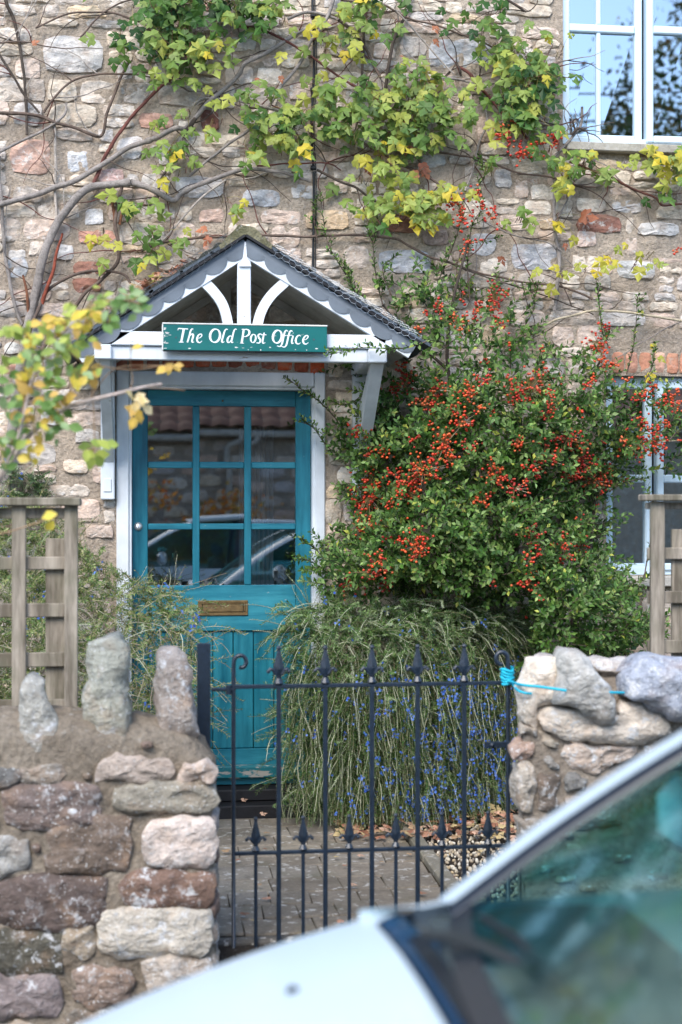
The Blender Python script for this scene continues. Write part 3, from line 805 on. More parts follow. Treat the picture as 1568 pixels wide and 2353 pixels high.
# timber: beams, posts, braces
bt = MB(); bx(bt, 232, 765, 888, 797, VF-.004, VF+.05); bt.build('tie_beam', M['whiteb'], porch)
p = at(560, 797, VF); zt_ = at(560, 797.5, VF).z; zb_ = at(560, 829, VF).z
b = MB(); b.box((at(255, 812, VF).x, VF+.012, zb_), (at(846, 812, VF).x, VF+.05, zt_-.001), .004); b.build('lower_rail', M['white'], porch)
for (xa, xb) in ((217, 257), (846, 889)):
    ua, ub = at(xa, 812, VF).x, at(xb, 812, VF).x
    b = MB(); b.box((ua, VF-.014, zb_-.002), (ub, -.004, zt_-.002), .005); b.build('bracket_arm', M['white'], porch)
    b = MB(); b.box((ua+.004, -.06, at(220, 1148, -.06).z), (ub-.006, -.004, zb_-.004), .005); pst = b.build('wall_post', M['white'], porch)
    b = MB(); b.box((ua+.018, -.066, at(220, 1130, -.06).z), (ub-.022, -.058, at(220, 1100, -.06).z), .002); b.build('post_cap', M['white'], pst)
    b = MB(); um0, um1 = ua+.020, ub-.010
    pr = [(um, v, z) for (um) in (um0, um1) for (v, z) in ((VF+.02, zb_-.003), (VF+.10, zb_-.003), (-.062, at(220, 1062, -.06).z), (-.062, at(220, 1022, -.06).z+.12))]
    b.add([pr[0], pr[1], pr[3], pr[2], pr[4], pr[5], pr[7], pr[6]], [(0, 1, 2, 3), (7, 6, 5, 4), (0, 4, 5, 1), (1, 5, 6, 2), (2, 6, 7, 3), (3, 7, 4, 0)])
    b.build('bracket_brace', M['white'], porch)
b = MB(); bx(b, 546, 556, 577, 764, VF-.002, VF+.045); b.build('king_post', M['whiteb'], porch)
b = MB(); pp = [at(564+dx, y, VF-.013) for dx, y in ((-1.5, 556), (1.5, 556), (4, 590), (14, 612), (-14, 612), (-5, 590))]
b.prism([(p.x, p.z) for p in pp][::-1], VF-.014, VF-.005); b.build('post_finial', M['whiteb'], porch)
def arc_brace(pts, w):
    P = spline([at(x, y, VF) for x, y in pts], 5); b = MB(); L = []; R = []
    for i, p in enumerate(P):
        d = (P[min(i+1, len(P)-1)]-P[max(i-1, 0)]).normalized(); n = Vector((-d.z, 0, d.x)); L.append(p+n*w/2); R.append(p-n*w/2)
    m = len(P); vs = []
    for v in (VF+.002, VF+.04):
        vs += [(q.x, v, q.z) for q in L]+[(q.x, v, q.z) for q in R]
    fs = []
    for i in range(m-1):
        fs += [(i, i+1, m+i+1, m+i), (2*m+i, 3*m+i, 3*m+i+1, 2*m+i+1), (i, 2*m+i, 2*m+i+1, i+1), (m+i, m+i+1, 3*m+i+1, 3*m+i)]
    fs += [(0, m, 3*m, 2*m), (m-1, 3*m-1, 4*m-1, 2*m-1)]
    b.add(vs, fs); b.build('curved_brace', M['white'], porch)
arc_brace([(462, 640), (493, 671), (515, 706), (529, 764)], .046)
arc_brace([(661, 643), (624, 678), (601, 715), (588, 764)], .046)
b = MB(); bx(b, 504, 600, 531, 770, -.05, -.003); b.build('rear_post', M['soffit'], porch)

# ---- sign
SV = VF-.040
sign = thing('name_sign', 'dark green painted board reading The Old Post Office in white script', 'sign', at(562, 775, SV))
c0, c1 = at(373, 775, SV), at(752, 778, SV); sz0, sz1 = at(562, 807, SV).z, at(562, 745, SV).z
b = MB(); b.box((c0.x+.006, SV, sz0), (c1.x, SV+.022, sz1-.006), .002); b.build('board', M['signg'], sign)
b = MB(); b.box((c0.x, SV-.002, sz1-.0055), (c1.x+.002, SV+.024, sz1+.002), .002); b.box((c0.x-.001, SV-.001, sz0), (c0.x+.005, SV+.023, sz1-.0065), .0015); b.build('edge_strip', M['signw'], sign)
b = MB(); b.box((c0.x+.004, SV-.002, sz0-.004), (c1.x, SV+.02, sz0-.0008), .001); b.build('bottom_edge', M['black'], sign)
for zx, zy in ((222, 233), (820, 241), (1390, 251)):
    p = at((600+zx/2.1189)*.5744, (1240+zy/2.1189)*.5744, SV); b = MB(); b.lathe((p.x, SV, p.z), [(.0042, 0), (.0035, -.0016), (.001, -.001)], 8, 'y'); b.build('screw', M['slate'], sign)
b = MB()
for k in range(26):
    if k < 16: x = 374+abs(random.gauss(0, 5)); y = U(749, 803); w_ = U(2, 9); h_ = U(.8, 2.2)
    else: x = U(400, 745); y = 804-abs(random.gauss(0, 3.5)); w_ = U(1.5, 9); h_ = U(.8, 2.4)
    P4 = [at(x+a*w_, y+c_*h_+U(-.5, .5), SV-.0006) for a, c_ in ((0, 0), (.35, -.5), (1, -.1), (.8, .6), (.25, .8))]; b.add(P4, [(0, 1, 2, 3, 4)])
o = b.build('bare_patches', M['signw'], sign); o['kind'] = 'stuff'
def ell(cx, cy, rx, ry, w1, w2, slant=.18):
    out = []
    for i in range(21):
        a = PI/2+2*PI*i/20; out.append((cx+rx*math.cos(a)+slant*ry*math.sin(a)*1, cy-ry*math.sin(a), w2+(w1-w2)*abs(math.cos(a+.25))))
    return out
GL = [
 ('T', [[(238, 172, 5), (244, 157, 8), (262, 158, 9), (300, 160, 9), (321, 160, 8), (318, 168, 4)], [(288, 163, 19), (277, 218, 18), (266, 271, 18)], [(246, 272, 6), (266, 272, 8), (287, 273, 6)]]),
 ('h', [[(369, 164, 6), (358, 161, 10), (346, 178, 14), (333, 228, 14), (318, 275, 13)], [(330, 236, 5), (348, 209, 9), (365, 206, 15), (367, 226, 17), (358, 260, 14), (362, 275, 9), (376, 270, 5)]]),
 ('e', [[(402, 242, 5), (424, 236, 6), (441, 217, 9), (434, 204, 9), (414, 212, 12), (401, 240, 17), (405, 268, 14), (424, 276, 8), (443, 262, 4)]]),
 ('O', [ell(553, 218, 42, 56, 20, 8, .08)]),
 ('l', [[(661, 166, 6), (648, 163, 9), (634, 180, 13), (621, 225, 15), (611, 262, 15), (617, 275, 10), (633, 268, 4)]]),
 ('d', [[(697, 224, 6), (678, 221, 9), (662, 240, 15), (658, 266, 15), (670, 276, 9), (688, 258, 6), (699, 235, 5)], [(737, 166, 6), (724, 162, 9), (712, 182, 13), (699, 235, 15), (692, 266, 15), (698, 276, 9), (709, 271, 5)]]),
 ('P', [[(796, 166, 18), (788, 222, 17), (779, 278, 17)], [(779, 164, 6), (800, 164, 7)], [(766, 281, 6), (798, 282, 6)], [(796, 166, 8), (824, 165, 9), (843, 180, 17), (840, 206, 17), (816, 224, 9), (793, 226, 5)]]),
 ('o', [ell(877, 241, 21, 35, 15, 6, .1)]),
 ('s', [[(951, 211, 6), (936, 203, 9), (919, 214, 13), (925, 236, 15), (938, 256, 15), (928, 279, 10), (903, 278, 6)]]),
 ('t', [[(970, 191, 9), (961, 235, 15), (956, 270, 14), (963, 283, 9), (979, 275, 4)], [(945, 212, 6), (966, 210, 8), (989, 210, 6)]]),
 ('O', [ell(1081, 226, 37, 54, 20, 8, .1)]),
 ('f', [[(1171, 182, 6), (1158, 173, 10), (1144, 188, 14), (1131, 240, 15), (1120, 288, 14), (1103, 309, 9), (1078, 304, 6)], [(1117, 218, 6), (1155, 217, 7)]]),
 ('f', [[(1210, 184, 6), (1197, 175, 10), (1184, 192, 14), (1170, 245, 15), (1159, 292, 14), (1142, 314, 9), (1114, 308, 6)], [(1158, 216, 6), (1208, 214, 7)]]),
 ('i', [[(1215, 218, 13), (1204, 262, 15), (1206, 284, 10), (1221, 279, 4)], [(1214, 194, 9), (1217, 197, 9)]]),
 ('c', [[(1279, 222, 7), (1266, 215, 10), (1247, 227, 13), (1237, 256, 17), (1244, 282, 13), (1262, 288, 8), (1279, 278, 4)]]),
 ('e', [[(1301, 256, 5), (1324, 249, 6), (1342, 230, 9), (1335, 216, 9), (1314, 225, 12), (1300, 254, 17), (1305, 281, 14), (1325, 289, 8), (1344, 276, 4)]])]
for k, (ch, strokes) in enumerate(GL):
    b = MB()
    for si, st in enumerate(strokes):
        P = spline([Vector((x, y, w)) for x, y, w in st], 4) if len(st) > 2 else [Vector(p) for p in st]
        Lp = []; Rp = []
        for i, p in enumerate(P):
            d = (P[min(i+1, len(P)-1)]-P[max(i-1, 0)]); d.z = 0; d.normalize(); n = Vector((-d.y, d.x, 0)); w = max(p.z, 4.6)*.5
            Lp.append(p+n*w); Rp.append(p-n*w)
        V3 = []
        for p in Lp+Rp:
            dx, dy = (600+p.x/2.1189)*.5744, (1240+p.y/2.1189)*.5744
            V3.append(at(dx, dy, SV-.0009-.0004*si))
        m = len(P); b.add(V3, [(i, i+1, m+i+1, m+i) for i in range(m-1)])
    b.build('letter', M['letter'], sign)

# ---- cable
cb = thing('cable', 'black cable running down the stone wall above the porch', 'cable', at(720, 300, -.02))
pts = spline([at(x, y, v) for x, y, v in ((716, -120, -.025), (718, 0, -.02), (722, 120, -.03), (720, 205, -.022), (716, 300, -.03), (721, 400, -.024), (721, 505, -.024), (719, 625, -.022))], 6)
b = MB(); b.tube(pts, .0062, 6); b.build('sheath', M['cable'], cb, True)
b = MB(); b.tube([p+Vector((.012, .002, 0)) for p in pts], .0028, 5); b.build('thin_wire', M['cable'], cb, True)
for y in (35, 205, 385, 500):
    p = at(720, y, -.028); b = MB(); b.box((p.x-.013, -.036, p.z-.009), (p.x+.016, -.004, p.z+.009), .003); b.build('clip', M['cable'], cb)

# ================================================================ garden walls (front boundary)
def grey(c, k=.5, f=1.0):
    g = sum(c)/3; return tuple((x*(1-k)+g*k)*f*q_ for x, q_ in zip(c, (1.10, 1.02, .90)))
def garden_wall(name, label, tops, vf, vb, endside, stones, copings, extra, mort='fmortar'):
    """tops: [(px,py)] profile of the front top edge; endside +1: free end on the right"""
    T = [at(x, y, vf) for x, y in tops]; us = [p.x for p in T]
    def H(u):
        return float(np.interp(u, us, [p.z for p in T]))
    u0, u1 = us[0], us[-1]
    w = thing(name, label, 'wall', ((u0+u1)/2, (vf+vb)/2, 0))
    prof = []
    def P(i, j):
        u = u0+(u1-u0)*i; h = H(u)
        # cross-section: front up, over, back down
        L = [(vf+.0, -.27), (vf+.005, h-.06), (vf+.04, h-.012), (vf+.10, h+.012), (vb-.1, h+.012), (vb-.03, h-.02), (vb, h-.07), (vb, -.27)]
        d = [0, 4, 5, 6, 8.5, 9.5, 10.5, 14]; t = j*14
        k = 0
        while k < 6 and t > d[k+1]: k += 1
        f = (t-d[k])/(d[k+1]-d[k]); v = L[k][0]+(L[k+1][0]-L[k][0])*f; z = L[k][1]+(L[k+1][1]-L[k][1])*f
        e = (1-i) if endside > 0 else i
        if e < .035:   # round the free end
            r = 1-math.sqrt(max(0, 1-(1-e/.035)**2)); vc = (vf+vb)/2; v = v+(vc-v)*r*.35
        n1 = noise.noise(Vector((u*7, z*9, v*7)))*.014+noise.noise(Vector((u*22, z*22, v*22)))*.012+noise.noise(Vector((u*50, z*50, v*50)))*.006
        return Vector((u+n1*.6, v+n1, z+n1*.9))
    b = MB(); b.grid(P, 110, 90)
    # end cap
    ie = 1.0 if endside > 0 else 0.0
    ring = [P(ie, j/40) for j in range(41)]; cc = Vector((ring[0].x, (vf+vb)/2, .4))
    b.add(ring+[cc], [(k, k+1, 41) for k in range(40)])
    b.build('mortar_core', M[mort], w, True)
    boxes = []
    for (poly, c, dv, bulge) in stones+copings:
        q = [at(x, y, vf) for x, y in poly]; boxes.append((min(p.x for p in q), max(p.x for p in q), min(p.z for p in q), max(p.z for p in q)))
    made = 0
    for _ in range(2600):
        if made > 70: break
        u, z, hw, hh = U(u0+.02, u1-.02), U(-.15, 1.0), U(.012, .045), U(.010, .024)
        if z+hh > H(u)-.05 or any(u+hw > a-.002 and u-hw < b_+.002 and z+hh > c_-.002 and z-hh < d_+.002 for a, b_, c_, d_ in boxes): continue
        boxes.append((u-hw, u+hw, z-hh, z+hh)); made += 1
        pts = [(u-hw*U(.8, 1), z-hh*U(.7, 1)), (u+hw*U(.8, 1), z-hh*U(.7, 1)), (u+hw, z+hh*U(.6, 1)), (u, z+hh), (u-hw, z+hh*U(.6, 1))]
        vs, fs = stone(pts, vf, .012, .05, 12, (1, .9, .6), .005, made); b = MB(); b.add(vs, fs, grey(random.choice([S(150, 140, 126), S(126, 112, 100), S(166, 156, 146), S(120, 104, 98)]), .3)); b.build('stone', M['fstone'], w, True)
    for i, (poly, c, dv, bulge) in enumerate(stones):
        dv *= .5; pts = [at(x, y, vf+dv) for x, y in poly]; pts = [(p.x, p.z) for p in pts]
        vs, fs = stone(pts, vf+dv, bulge*.38+.006, .07, 30, (1, .98, .92, .7, .4), .013, i*13, freq=24)
        b = MB(); b.add(vs, fs, grey(c, .6, 1.12)); b.build('stone', M['fstone'], w, True)
    for i, (poly, c, va, thick) in enumerate(copings):
        pts = [at(x, y, va) for x, y in poly]; pts = [(p.x, p.z) for p in pts]
        vs, fs = stone(pts, va, thick*.35, thick*.65, 40, (1, .97, .88, .66, .35), .013, i*17+300, True, freq=19)
        b = MB(); b.add(vs, fs, c); b.build('coping_stone', M['fstone'], w, True)
    # stones in the free end and back
    for i in range(extra):
        z = .02+i*.095; h = U(.035, .044); e = u1 if endside > 0 else u0
        for (a, c_) in ((vf+.02, vf+.15), (vf+.17, vb-.02)):
            if z+h > H(e)-.08: continue
            pts = [(a, z-h), (c_, z-h), (c_, z+h), (a, z+h)]
            vs, fs = stone(pts, 0, .018, .05, 16, (1, .9, .6), .006, i*7)
            s_ = 1 if endside > 0 else -1
            vs = [(e-s_*p[1]-s_*.004, p[0], p[2]) for p in vs]
            if endside < 0: fs = [f[::-1] for f in fs]
            b = MB(); b.add(vs, fs, random.choice([S(150, 140, 130), S(130, 110, 100), S(160, 150, 145)])); b.build('stone', M['fstone'], w, True)
    return w
def rz(x0, y0, x1, y1, j=10):
    """slightly irregular quad in photo units, from zoom units"""
    x0, x1 = x0*.5-6, x1*.5+(6 if x1 < 960 else 0); y0, y1 = 1636+y0*.5-6, 1636+y1*.5+6; w, h = x1-x0, y1-y0
    r = lambda s: U(-s, s)*1.6
    return [(x0+w*.04+r(3), y1-h*.08+r(3)), (x0+w*.3, y1+r(4)), (x0+w*.65, y1+r(4)), (x1-w*.04+r(3), y1-h*.1+r(3)), (x1+r(2), y0+h*.5), (x1-w*.03+r(3), y0+h*.07+r(3)), (x0+w*.6, y0+r(4)), (x0+w*.3, y0+r(4)), (x0+w*.05+r(3), y0+h*.1+r(3)), (x0+r(2), y0+h*.5)]
LW = [(-420, 1640), (0, 1655), (150, 1650), (300, 1662), (370, 1668), (430, 1686), (455, 1708), (480, 1742), (496, 1770)]
ls = [(rz(-300, 260, 95, 345), S(92, 98, 106), .0, .02), (rz(100, 255, 290, 330), S(132, 130, 128), .0, .018), (rz(450, 215, 790, 312), S(170, 152, 146), -.002, .03), (rz(830, 242, 1000, 322), S(190, 168, 160), -.004, .03),
      (rz(10, 342, 462, 540), S(116, 96, 98), -.005, .04), (rz(520, 332, 1003, 468), S(138, 136, 124), -.005, .04), (rz(212, 480, 600, 742), S(120, 98, 84), -.004, .035), (rz(664, 492, 1000, 724), S(196, 180, 182), -.008, .045),
      (rz(-260, 590, 130, 752), S(150, 156, 162), -.004, .035), (rz(-40, 755, 495, 1000), S(100, 80, 80), -.006, .045), (rz(545, 740, 1005, 900), S(128, 88, 72), -.006, .045), (rz(450, 906, 985, 1122), S(178, 174, 166), -.01, .05),
      (rz(302, 965, 430, 1118), S(150, 134, 110), -.002, .03), (rz(-200, 1005, 290, 1195), S(84, 84, 72), -.003, .035), (rz(-120, 1212, 280, 1400), S(134, 118, 132), -.007, .045), (rz(342, 1172, 605, 1350), S(140, 112, 100), -.005, .04),
      (rz(665, 1132, 982, 1290), S(164, 152, 146), -.006, .04), (rz(-250, 352, -20, 540), S(140, 126, 110), 0, .03), (rz(300, 1380, 640, 1500), S(120, 112, 104), 0, .03), (rz(-100, 1425, 270, 1560), S(150, 140, 130), 0, .03), (rz(665, 1310, 990, 1480), S(134, 120, 106), 0, .03),
      (rz(0, 1580, 400, 1760), S(120, 110, 100), 0, .03), (rz(440, 1520, 980, 1700), S(150, 140, 130), 0, .03), (rz(300, 1780, 985, 1950), S(120, 100, 90), 0, .03), (rz(-300, 1780, 270, 1950), S(130, 120, 112), 0, .03)]
lc = [([(58, 1745), (40, 1700), (45, 1600), (50, 1560), (72, 1553), (104, 1562), (112, 1610), (134, 1660), (134, 1700), (112, 1742), (90, 1756)], S(166, 164, 156), -2.40, .12),
      ([(236, 1722), (190, 1650), (190, 1600), (206, 1556), (200, 1520), (200, 1478), (234, 1462), (272, 1455), (296, 1478), (298, 1530), (290, 1552), (296, 1600), (302, 1660), (306, 1708), (284, 1742), (255, 1742)], S(162, 162, 150), -2.40, .13),
      ([(368, 1695), (356, 1640), (356, 1540), (362, 1496), (392, 1486), (428, 1498), (436, 1540), (446, 1620), (460, 1695), (420, 1710)], S(162, 152, 144), -2.38, .13)]
garden_wall('garden_wall', 'low rubble garden wall left of the gate topped with upright stones', LW, -2.45, -2.12, 1, ls, lc, 8)
def z6(P): return [(1120+.2857*x, 1407.3+.2857*y) for x, y in P]
rs = [(z6([(420, 780), (520, 735), (700, 760), (900, 905), (1040, 900), (1060, 690), (1250, 740), (1400, 820), (1500, 930), (1400, 1000), (1250, 1055), (900, 1045), (600, 1025), (425, 940)]), S(206, 196, 188), -.03, .09),
      (z6([(345, 378), (600, 368), (600, 720), (430, 745), (400, 930), (285, 900), (272, 640), (318, 500)]), S(206, 198, 190), .0, .05),
      (z6([(415, 955), (590, 1040), (555, 1115), (415, 1065)]), S(150, 144, 132), 0, .02), (z6([(610, 1040), (850, 1060), (1240, 1065), (1200, 1160), (1000, 1240), (850, 1325), (700, 1260), (600, 1150)]), S(188, 168, 160), -.01, .04),
      (z6([(205, 1080), (280, 1025), (385, 1050), (390, 1155), (300, 1190), (215, 1170)]), S(160, 124, 112), 0, .03), (z6([(440, 1130), (550, 1180), (560, 1285), (480, 1265)]), S(128, 134, 142), 0, .02),
      (z6([(238, 1205), (380, 1220), (390, 1560), (330, 1640), (262, 1600), (230, 1400)]), S(164, 156, 146), -.004, .035), (z6([(405, 1300), (590, 1300), (560, 1560), (405, 1600)]), S(110, 96, 88), 0, .03),
      (z6([(640, 1290), (820, 1335), (760, 1425), (650, 1445), (610, 1355)]), S(112, 120, 130), 0, .03), (z6([(290, 905), (400, 935), (400, 1000), (290, 985)]), S(170, 160, 150), 0, .03),
      (z6([(1250, 1080), (1700, 1060), (1750, 1250), (1250, 1300)]), S(150, 140, 130), 0, .03), (z6([(270, 1660), (560, 1640), (700, 1800), (280, 1850)]), S(140, 130, 120), 0, .03), (z6([(620, 1500), (1000, 1400), (1100, 1700), (720, 1780)]), S(150, 132, 120), 0, .03)]
rc = [(z6([(520, 735), (560, 560), (590, 400), (600, 325), (645, 288), (715, 284), (790, 350), (830, 410), (900, 500), (960, 590), (1040, 730), (1035, 905), (940, 920), (800, 850), (700, 765)]), S(180, 178, 172), -2.47, .24),
      (z6([(1040, 660), (1090, 520), (1200, 400), (1300, 360), (1568, 365), (1760, 400), (1850, 560), (1850, 800), (1568, 885), (1480, 895), (1380, 800), (1200, 715)]), S(158, 164, 176), -2.46, .26),
      (z6([(820, 378), (1000, 362), (1190, 372), (1260, 430), (1200, 660), (900, 640), (800, 500)]), S(196, 188, 180), -2.25, .16),
      (z6([(345, 378), (450, 360), (640, 362), (700, 480), (640, 720), (430, 720), (330, 600)]), S(206, 196, 188), -2.36, .18)]
RW = [(1208, 1640), (1218, 1565), (1230, 1545), (1300, 1545), (1568, 1560), (2000, 1560)]
garden_wall('garden_wall', 'chunky pale stone gate pier and wall right of the gate with a grey pyramid rock on top', RW, -2.42, -2.30, -1, rs, rc, 0, 'rmortar')

# ================================================================ gate
GV = -2.14
gate = thing('garden_gate', 'black wrought iron gate with two rows of spear finials', 'gate', at(850, 2200, GV))
def GP(x, y, v=GV): return at(x, y, v)
zR1, zR2 = at(850, 1573, GV).z, at(850, 1952, GV).z
zR3 = -.06
gu = lambda x, y=1573: at(x, y, GV).x
b = MB(); b.box((gu(536)-.0, GV-.008, zR1-.008), (gu(1172), GV+.008, zR1+.006), .002); b.build('top_rail', M['iron'], gate)
b = MB(); b.box((gu(540), GV-.007, zR2-.007), (gu(1168), GV+.007, zR2+.006), .002); b.build('middle_rail', M['iron'], gate)
b = MB(); b.box((gu(540), GV-.007, zR3-.008), (gu(1168), GV+.007, zR3+.008), .002); b.build('bottom_rail', M['iron'], gate)
def spear(mb, u, z, s=1.0, v=GV):
    mb.lathe((u, v, z), [(.013*s, 0), (.016*s, .004*s), (.012*s, .012*s), (.008*s, .02*s), (.010*s, .026*s)], 8)
    # flattened blade with curled barbs
    prof = [(.007, .024), (.013, .034), (.017, .048), (.0165, .06), (.012, .078), (.007, .098), (.005, .112)]
    P = [(u+w*s, z+h*s) for w, h in prof]+[(u-w*s, z+h*s) for w, h in prof[::-1]]
    m = len(P); vs = [(p[0], v-.0035*s, p[1]) for p in P]+[(p[0], v+.0035*s, p[1]) for p in P]+[(u, v-.010*s, z+.05*s), (u, v+.010*s, z+.05*s)]
    fs = [(i, (i+1) % m, 2*m) for i in range(m)]+[(m+(i+1) % m, m+i, 2*m+1) for i in range(m)]+[(i, m+i, m+(i+1) % m, (i+1) % m) for i in range(m)]
    mb.add(vs, fs); mb.ball((u, v, z+.117*s), .0082*s)
    for d in (-1, 1):
        mb.tube([(u+d*x*s, v, z+h*s) for x, h in ((.008, .032), (.018, .046), (.027, .050), (.033, .042))], [.007*s, .0065*s, .006*s, .0055*s], 6); mb.ball((u+d*.033*s, v, z+.042*s), .0068*s)
for i, x in enumerate((641, 748, 855, 960, 1067)):
    b = MB(); u = gu(x); b.box((u-.008, GV-.0075, zR3+.008), (u+.008, GV+.0075, zR1-.006), .002); b2 = b.build('bar', M['iron'], gate)
    b = MB(); spear(b, u, zR1+.006, 1.1); b.build('spear_finial', M['iron'], b2)
for i, x in enumerate((588, 697, 803, 910, 1016, 1122)):
    b = MB(); u = gu(x); b.box((u-.0062, GV-.006, zR3+.008), (u+.0062, GV+.006, zR2-.006), .002); b2 = b.build('short_bar', M['iron'], gate)
    b = MB(); spear(b, u, zR2+.006, .98); b.build('spear_finial', M['iron'], b2)
for x, sgn in ((537, 1), (1168, -1)):
    b = MB(); u = gu(x); P = [(u, GV, -.12), (u, GV, .5), (u, GV, zR1-.02), (u, GV, zR1+.075)]
    cx = u+sgn*.026; R = .026
    for i in range(1, 15):
        a = PI-i*.36; r = R-.0008*i; P.append((cx+sgn*r*math.cos(a), GV, zR1+.085+r*1.15*math.sin(a)))
    b.tube(P, .0075 if sgn > 0 else .0085, 7); b.build('scroll_upright', M['iron'], gate, True)
# latch, ring and lock box on the right, hinge and flat post on the left
b = MB(); zl = at(1158, 1710, GV).z; b.box((gu(1112), GV-.02, zl-.010), (gu(1200), GV-.008, zl+.012), .002); b.ball((gu(1128), GV-.022, zl+.002), .009); lat = b.build('latch', M['iron'], gate)
b = MB(); p = at(1100, 1691, GV-.018); b.tube([(p.x+.017*math.cos(a), GV-.018, p.z+.017*math.sin(a)) for a in [.4*i for i in range(15)]], .0026, 5); b.build('ring', M['iron'], lat)
b = MB(); b.box((gu(1171), GV-.012, at(1185, 1815, GV).z), (gu(1198), GV+.012, at(1185, 1757, GV).z), .006); b.build('lock_keep', M['iron'], gate)
b = MB(); zh = at(510, 1584, GV).z; b.tube([(gu(486), GV, zh), (gu(537), GV, zh)], .007, 7); b.tube([(gu(526), GV, zh-.018), (gu(526), GV, zh+.014)], .011, 8); b.build('hinge', M['iron'], gate)
po = MB(); po.box((at(453, 1600, -2.10).x, -2.115, 0), (at(484, 1600, -2.10).x, -2.095, at(468, 1478, -2.1).z), .002); po.tube([(at(470, 1600, -2.10).x, -2.12, at(468, 1478, -2.1).z-.004), (at(470, 1600, -2.10).x, -2.085, at(468, 1478, -2.1).z-.004)], .001, 6)
po = po.build('gate_post', M['iron']); tag(po, 'flat black iron post at the hinge side of the gate', 'post')
# rope
rp = MB()
q = at(1166, 1552, GV)
P = []
for i in range(60):
    a = i*.62; P.append((q.x+.021*math.cos(a)+.002*math.sin(i), GV+.018*math.sin(a), q.z+.026-.00095*i+.004*math.sin(i*1.3)))
rp.tube(P, .0052, 6)
rp.tube(spline([(q.x+.0, GV-.02, q.z-.018), at(1200, 1574, -2.44), at(1240, 1578, -2.50), at(1302, 1587, -2.53)], 5), .0048, 6)
rp.tube(spline([(q.x+.01, GV-.02, q.z-.02), at(1188, 1584, -2.40), at(1205, 1592, -2.45), at(1222, 1594, -2.45)], 5), .0045, 6)
rp.tube(spline([at(1370, 1588, -2.50), at(1400, 1591, -2.52), at(1440, 1592, -2.46)], 4), .0048, 6)
rp = rp.build('rope', M['rope'], None, True); tag(rp, 'bright blue rope tied round the gate upright and the rock', 'rope')

# ================================================================ trellises
def trellis(label, V, H, v, cap):
    t = thing('trellis', label, 'trellis', at(*V[0][:2], v))
    for (x0, y0, x1, y1, dv) in V:
        b = MB(); bx(b, x0, y0, x1, y1, v+dv, v+dv+.022, .003); b.build('upright', M['wood'], t)
    for (x0, y0, x1, y1, dv) in H:
        b = MB(); bx(b, x0, y0, x1, y1, v+dv, v+dv+.02, .003); b.build('slat', M['wood'], t)
    x0, y0, x1, y1 = cap; b = MB(); bx(b, x0, y0, x1, y1, v-.03, v+.06, .004); b.build('top_cap', M['wood'], t)
trellis('weathered wooden trellis behind the left garden wall', [(27, 1161, 60, 1700, 0), (148, 1161, 179, 1700, .001), (105, 1237, 150, 1700, .046), (-110, 1161, -80, 1700, 0)],
        [(-300, 1167, 178, 1192, .023), (-300, 1280, 150, 1310, .0235), (-300, 1388, 150, 1420, .0232), (-300, 1502, 150, 1535, .0237), (-300, 1610, 150, 1640, .0234)], -1.92, (-300, 1143, 185, 1162))
trellis('weathered wooden trellis behind the right pier', [(1497, 1152, 1529, 1620, 0), (1546, 1216, 1590, 1620, .046), (1640, 1152, 1670, 1620, 0)],
        [(1486, 1155, 1800, 1170, .0231), (1490, 1258, 1800, 1285, .0235), (1490, 1358, 1800, 1386, .0233), (1490, 1470, 1800, 1500, .0237)], -1.92, (1484, 1136, 1800, 1151))
